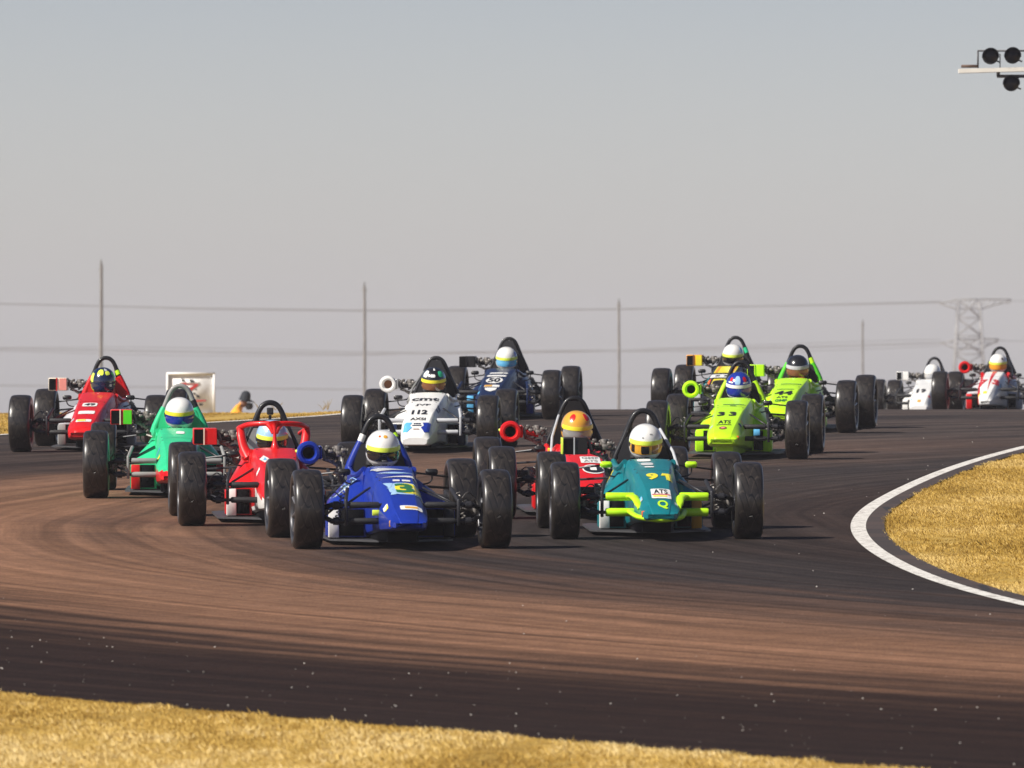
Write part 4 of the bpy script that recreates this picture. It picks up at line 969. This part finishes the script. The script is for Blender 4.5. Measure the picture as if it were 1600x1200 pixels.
def marshal():
    Y = 190; k = Y/F; gx = (382-800)*k; g0 = gz(Y); top = CAMZ+(650-613)*k
    def q(px, py, dy=0): return ((px-382)*k, dy, CAMZ+(650-py)*k-g0)
    V = [q(360, 673), q(363, 656), q(369, 640.5), q(376, 633.5), q(381, 630), q(385, 626)]
    rad = [(.17, .15), (.16, .15), (.19, .14), .07, .075, .085]; E = [(i, i+1) for i in range(5)]
    for s, d in ((-1, -.17), (1, .17)):
        b = len(V); V += [(V[2][0]+.02, d, V[2][2]+.01), (V[2][0]+.14, d*1.25, V[2][2]-.25), (V[2][0]+.34, d*.8, V[2][2]-.22)]; rad += [.075, .055, .04]; E += [(2, b), (b, b+1), (b+1, b+2)]
        b = len(V); kz = V[0][2]*.5
        V += [(V[0][0]+.05, d*.6, V[0][2]-.08), (V[0][0]+(.38 if s > 0 else .2), d*.7, kz*1.1), (V[0][0]+(.22 if s > 0 else -.1), d*.7, .08), (V[0][0]+(.36 if s > 0 else .02), d*.7, .05)]; rad += [.11, .085, .055, .04]; E += [(0, b), (b, b+1), (b+1, b+2), (b+2, b+3)]
    me = skin_mesh('marshal_body', V, E, rad, 2)
    zsk = q(0, 636)[2]
    me.materials.append(None); me.materials.append(None); me.materials.append(None)
    for p in me.polygons: p.material_index = 1 if p.center.z > zsk and p.center.x > -.075 else (2 if p.center.z < V[0][2]-.12 else 0)
    o = obj('person', me, [mat('orange_jacket', (.90, .38, .03), .8, noise_amt=.2), mat('skin_tone', (.22, .10, .06), .6), mat('dark_trousers', (.03, .03, .04), .8)]); o.location = (gx, Y, g0)
    tag(o, 'marshal crouching behind the far bank in orange jacket and dark hat', 'person')
    hx, _, hz_ = q(384.5, 623)
    h = MB(); h.lathe([(0, .155), (.045, .15), (.085, .11), (.10, .04), (.105, .0), (.115, -.03), (.12, -.045), (.095, -.03)], 20, 'z', (0, 0, 0)); h.tube([(.06, 0, -.005), (.14, 0, -.015), (.20, 0, -.035)], [.07, .06, .02], 12, flat=.25)
    ho = obj('hat', h, mat('dark_hat', (.012, .016, .024), .8), o, (hx-.02, 0, hz_+.0)); ho.rotation_euler = (0, R(14), 0)
    m = MB(); m.lathe([(0, -.09), (.05, -.08), (.075, -.03), (.07, .03), (0, .05)], 14, 'z', (hx+.06, 0, hz_-.125)); obj('beard', m, mat('dark_beard', (.02, .02, .022), .8), o)
marshal()

# ------------------------------------------------------------------ signal gantry at top right
def gantry():
    Y = 120; k = Y/F; g0 = gz(Y)
    def X(px): return (px-800)*k
    def Z(py): return CAMZ+(650-py)*k-g0
    xm = X(1800)
    r = empty('signal_gantry', 'white overhead beam with three round black signal lamps at top right', 'signal gantry', (xm, Y, g0))
    WB = mat('gantry_white', (.82, .80, .74), .5, noise_amt=.06); BK = mat('gantry_black', (.006, .008, .014), .55, spec=.3); RS = mat('rusty_steel', (.12, .07, .05), .7, noise_amt=.4)
    lx = lambda px: X(px)-xm
    b = MB(); a0 = lx(1498)
    b.loft([[(x, y, z) for y, z in ((-.05, Z(113.5)+dz), (-.05, Z(107)+dz), (.12, Z(107)+dz), (.12, Z(113.5)+dz))] for x, dz in ((a0, -.005), (lx(1620), .02), (.15, .02))], caps=True); obj('beam', b, WB, r)
    t = MB(); t.box(((lx(1503)+lx(1528))/2, .1, Z(103)), (lx(1528)-lx(1503), .2, .03)); obj('beam_end', t, RS, r)
    f = MB(); zt, zm = Z(79), Z(106)
    f.box((lx(1528.5), .06, (zt+zm)/2), (.02, .02, zt-zm)); f.box(((lx(1528)+lx(1700))/2, .06, zt), (lx(1700)-lx(1528), .02, .022)); f.box((lx(1563), .06, (zt+zm)/2-.02), (.012, .02, zt-zm-.03)); obj('frame_bar', f, mat('frame_grey', (.04, .04, .045), .5), r)
    g = MB(); g.box(((lx(1558)+lx(1700))/2, .02, Z(119)), (lx(1700)-lx(1558), .05, .038)); g.box((lx(1560), .02, Z(116)), (.04, .05, .05)); obj('lower_bar', g, mat('bar_grey', (.10, .10, .105), .5), r)
    for px, py in ((1547.5, 88), (1582, 87), (1580, 130), (1617, 87), (1617, 130)):
        m = MB(); c = (lx(px), -.02, Z(py)); q = .099
        m.lathe([(0, -.045), (q*.55, -.04), (q*.86, -.02), (q, .02), (q*.95, .08), (q*.6, .15), (0, .18)], 28, 'y', c)
        rows = []
        for i in range(13):                        # sun hood over the upper half
            a = R(-10+200*i/12); rows.append([(c[0]+math.cos(a)*(q+.004), c[1]+dy, c[2]+math.sin(a)*(q+.004)) for dy in (-.10, .03)]+[(c[0]+math.cos(a)*(q-.002), c[1]+dy, c[2]+math.sin(a)*(q-.002)) for dy in (.03, -.10)])
        m.loft(rows, caps=True); m.tube([(c[0]+.07, .04, c[2]-.05), (c[0]+.12, .05, c[2]-.07)], .01, 6)
        lo = obj('signal_lamp', m, BK, r)
        ls = MB(); ls.lathe([(0, -.062), (q*.5, -.056), (q*.8, -.036)], 24, 'y', c); obj('lens', ls, mat('dark_lens', (.005, .006, .014), .35, spec=.3), lo)
    p = MB(); p.tube([(0, .05, 0), (0, .05, 2.2), (0, .05, Z(100))], [.09, .08, .07], 14); p.box((0, .05, .02), (.35, .35, .04), ch=.008); obj('mast', p, mat('mast_grey', (.3, .3, .3), .5, metal=.4), r)
gantry()

# ------------------------------------------------------------------ poles, power line, tree line
POLE = mat('weathered_pole', (.21, .20, .195), .8, noise_amt=.3, nscale=2)
for i, (px, pt, Y, lb) in enumerate(((158, 413, 500, 'tallest thin utility pole, behind the leftmost red car'), (569.5, 447, 585, 'thin utility pole rising left of the white car number 112'), (967, 472, 670, 'thin pole standing alone between the navy and orange cars'), (1348, 504, 815, 'faint thin pole, farthest and nearest to the pylon'))):
    k = Y/F; zt = CAMZ+(650-pt)*k; g0 = gz(Y); r = empty('utility_pole', lb, 'pole', ((px-800)*k, Y, g0), 'utility poles beyond the track')
    h = zt-g0; m = MB(); pts = [(math.sin(t*9+i)*.012, 0, h*t) for t in np.linspace(0, 1, 12)]
    m.tube(pts, list(np.linspace(.115, .075, 12)), 10); obj('pole_shaft', m, POLE, r)
    m = MB(); m.box((0, 0, h-.25), (.30 if i else .2, .12, .08)); m.tube([(0, 0, h), (0, 0, h+.25)], .04, 6); obj('pole_cap', m, POLE, r)

def pylon():
    Y = 1500; k = Y/F; g0 = gz(Y); cx = (1514-800)*k
    r = empty('power_pylon', 'hazy steel lattice pylon with two wide crossarms at right', 'pylon', (cx, Y, g0)); ST = mat('galvanised_steel', (.27, .265, .26), .6, metal=.2)
    def Z(py): return CAMZ+(650-py)*k-g0
    m = MB(); ht = Z(468); hw0, hw1 = 2.9, 1.6
    def leg(sx, sy, z): t = z/ht; w_ = hw0+(hw1-hw0)*t; return (sx*w_, sy*w_, z)
    zs = np.linspace(0, ht, 9)
    for sx, sy in ((-1, -1), (1, -1), (1, 1), (-1, 1)): m.tube([leg(sx, sy, 0), leg(sx, sy, ht)], .17, 6)
    for a, b in zip(zs[:-1], zs[1:]):
        for (p, q) in (((-1, -1), (1, -1)), ((1, -1), (1, 1)), ((1, 1), (-1, 1)), ((-1, 1), (-1, -1))):
            m.tube([leg(*p, a), leg(*q, b)], .09, 5); m.tube([leg(*q, a), leg(*p, b)], .09, 5); m.tube([leg(*p, b), leg(*q, b)], .08, 5)
    obj('lattice_tower', m, ST, r)
    for (py, x0, x1, dz) in ((473, 1468, 1580, .9), (535, 1470, 1560, .9)):
        m = MB(); z = Z(py); a0, a1 = (x0-1514)*k, (x1-1514)*k; n = 14
        for s in (-1, 1):
            m.tube([(a0, 0, z-.1), (-2, s*1.5, z+dz*.5), (2, s*1.5, z+dz*.6), (a1, 0, z+.5)], .12, 5); m.tube([(a0, 0, z-.1), (-2, s*1.5, z-dz), (2, s*1.5, z-dz), (a1, 0, z+.4)], .12, 5)
            for i in range(n):
                t = i/n; x = a0+(a1-a0)*t; x2 = a0+(a1-a0)*(t+1/n); m.tube([(x, s*.7, z-.5*math.sin(math.pi*t)), (x2, s*.7, z+.45*math.sin(math.pi*(t+1/n)))], .07, 4)
        obj('crossarm', m, ST, r)
    WR = mat('wire_grey', (.25, .25, .26), .6)
    # three levels of conductors, sagging between this tower and one far out of frame to the left
    lev = [(3, [(-500, 470), (0, 475), (300, 482.5), (567, 485), (967, 483), (1250, 478), (1470, 472)], 2.0, 'upper'), (4, [(-500, 540), (0, 546), (300, 549.5), (567, 552), (967, 548.5), (1250, 543), (1470, 535)], 5.0, 'middle'), (2, [(-500, 596), (0, 602), (300, 606), (567, 609), (967, 604), (1250, 600), (1470, 594)], 3.0, 'lowest')]
    for n, tab, sp, wn in lev:
        m = MB()
        for j in range(n):
            pts = []
            for px in np.linspace(-500, 1470, 60):
                Yw = 1500+6*j-0*px; kk = Yw/F; py = interp(px, tab)+(j-(n-1)/2)*sp*(.5+.5*math.sin(px*.006+j*2))*.8
                pts.append(((px-800)*kk, Yw, CAMZ+(650-py)*kk))
            m.tube(pts, .05, 4, caps=False)
        w_ = obj('power_line', m.mesh('power_line', recalc=False), WR); tag(w_, '%s bundle of faint power lines strung across the sky to the pylon' % wn, 'power line', 'power lines')
pylon()
# wires to the right of the pylon
m = MB()
for tab in ([(1580, 470), (2000, 480)], [(1560, 532), (2000, 548)]):
    m.tube([((px-800)*1500/F, 1500, CAMZ+(650-interp(px, tab))*1500/F) for px in (tab[0][0], 1700, 1850, 2000)], .05, 4, caps=False)
tag(obj('power_line', m.mesh('power_line', recalc=False), mat('wire_grey', (.1, .1, .11))), 'short power lines leaving the pylon towards the right edge', 'power line', 'power lines')

# distant tree line at the far left, one tree per crown
TM = mat('distant_foliage', (.035, .045, .03), .9, noise_amt=.4, nscale=1.2); BK = mat('bark', (.10, .08, .06), .9)
def tree(X, Y, H, label, seed):
    g0 = gz(Y); r = empty('bushy_tree', label, 'tree', (X, Y, g0), 'dark trees beyond the bank at far left'); rr = random.Random(seed)
    t = MB(); t.tube([(0, 0, 0), (.1, 0, H*.3), (.05, .1, H*.6)], [.22, .16, .08], 8)
    for k in range(6): a = rr.uniform(0, 6.28); t.tube([(0, 0, H*rr.uniform(.25, .5)), (math.cos(a)*H*.22, math.sin(a)*H*.22, H*rr.uniform(.55, .8))], [.08, .03], 6)
    obj('trunk', t, BK, r)
    c = MB(); cl = [(rr.uniform(-.35, .35)*H, rr.uniform(-.35, .35)*H, H*rr.uniform(.25, .8), H*rr.uniform(.16, .28)) for _ in range(14)]
    for k in range(2400):
        x, y, z, q = rr.choice(cl); u = Vector((rr.gauss(0, 1), rr.gauss(0, 1), rr.gauss(0, 1))).normalized()*q*rr.uniform(.55, 1.05); p = Vector((x, y, z))+u
        a = Vector((rr.uniform(-1, 1), rr.uniform(-1, 1), rr.uniform(-1, 1))).normalized()*.15; b = a.orthogonal().normalized()*.13
        c.add([p-a, p+b, p+a, p-b], [(0, 1, 2, 3)])
    obj('crown', c.mesh('crown', recalc=False, smooth=False), TM, r)
for i, (px, Y, H) in enumerate(((-12, 420, 3.7), (4, 425, 3.9), (22, 430, 3.4))):
    tree((px-800)*Y/F, Y, H, ['dark bushy tree cut by the left edge beyond the bank', 'dark bushy tree showing just above the bank at far left', 'dark bushy tree behind the front left tyre of the leftmost car'][i], i)

# ------------------------------------------------------------------ haze (closed box of even, thin air)
hz = MB(); hz.box((0, 1250, 8.0), (3000, 2700, 46))
hm = bpy.data.materials.new('haze_air'); hm.use_nodes = True; N, L = nodes(hm); N.clear()
o_ = N.new('ShaderNodeOutputMaterial'); pv = N.new('ShaderNodeVolumePrincipled'); pv.inputs['Color'].default_value = (.95, .92, .99, 1)
pv.inputs['Density'].default_value = .00026; pv.inputs['Anisotropy'].default_value = .0; L.new(pv.outputs[0], o_.inputs['Volume'])
ho = obj('haze', hz.mesh('haze', smooth=False), hm); tag(ho, kind='stuff', label='thin pale haze filling the air over the plain', cat='haze')
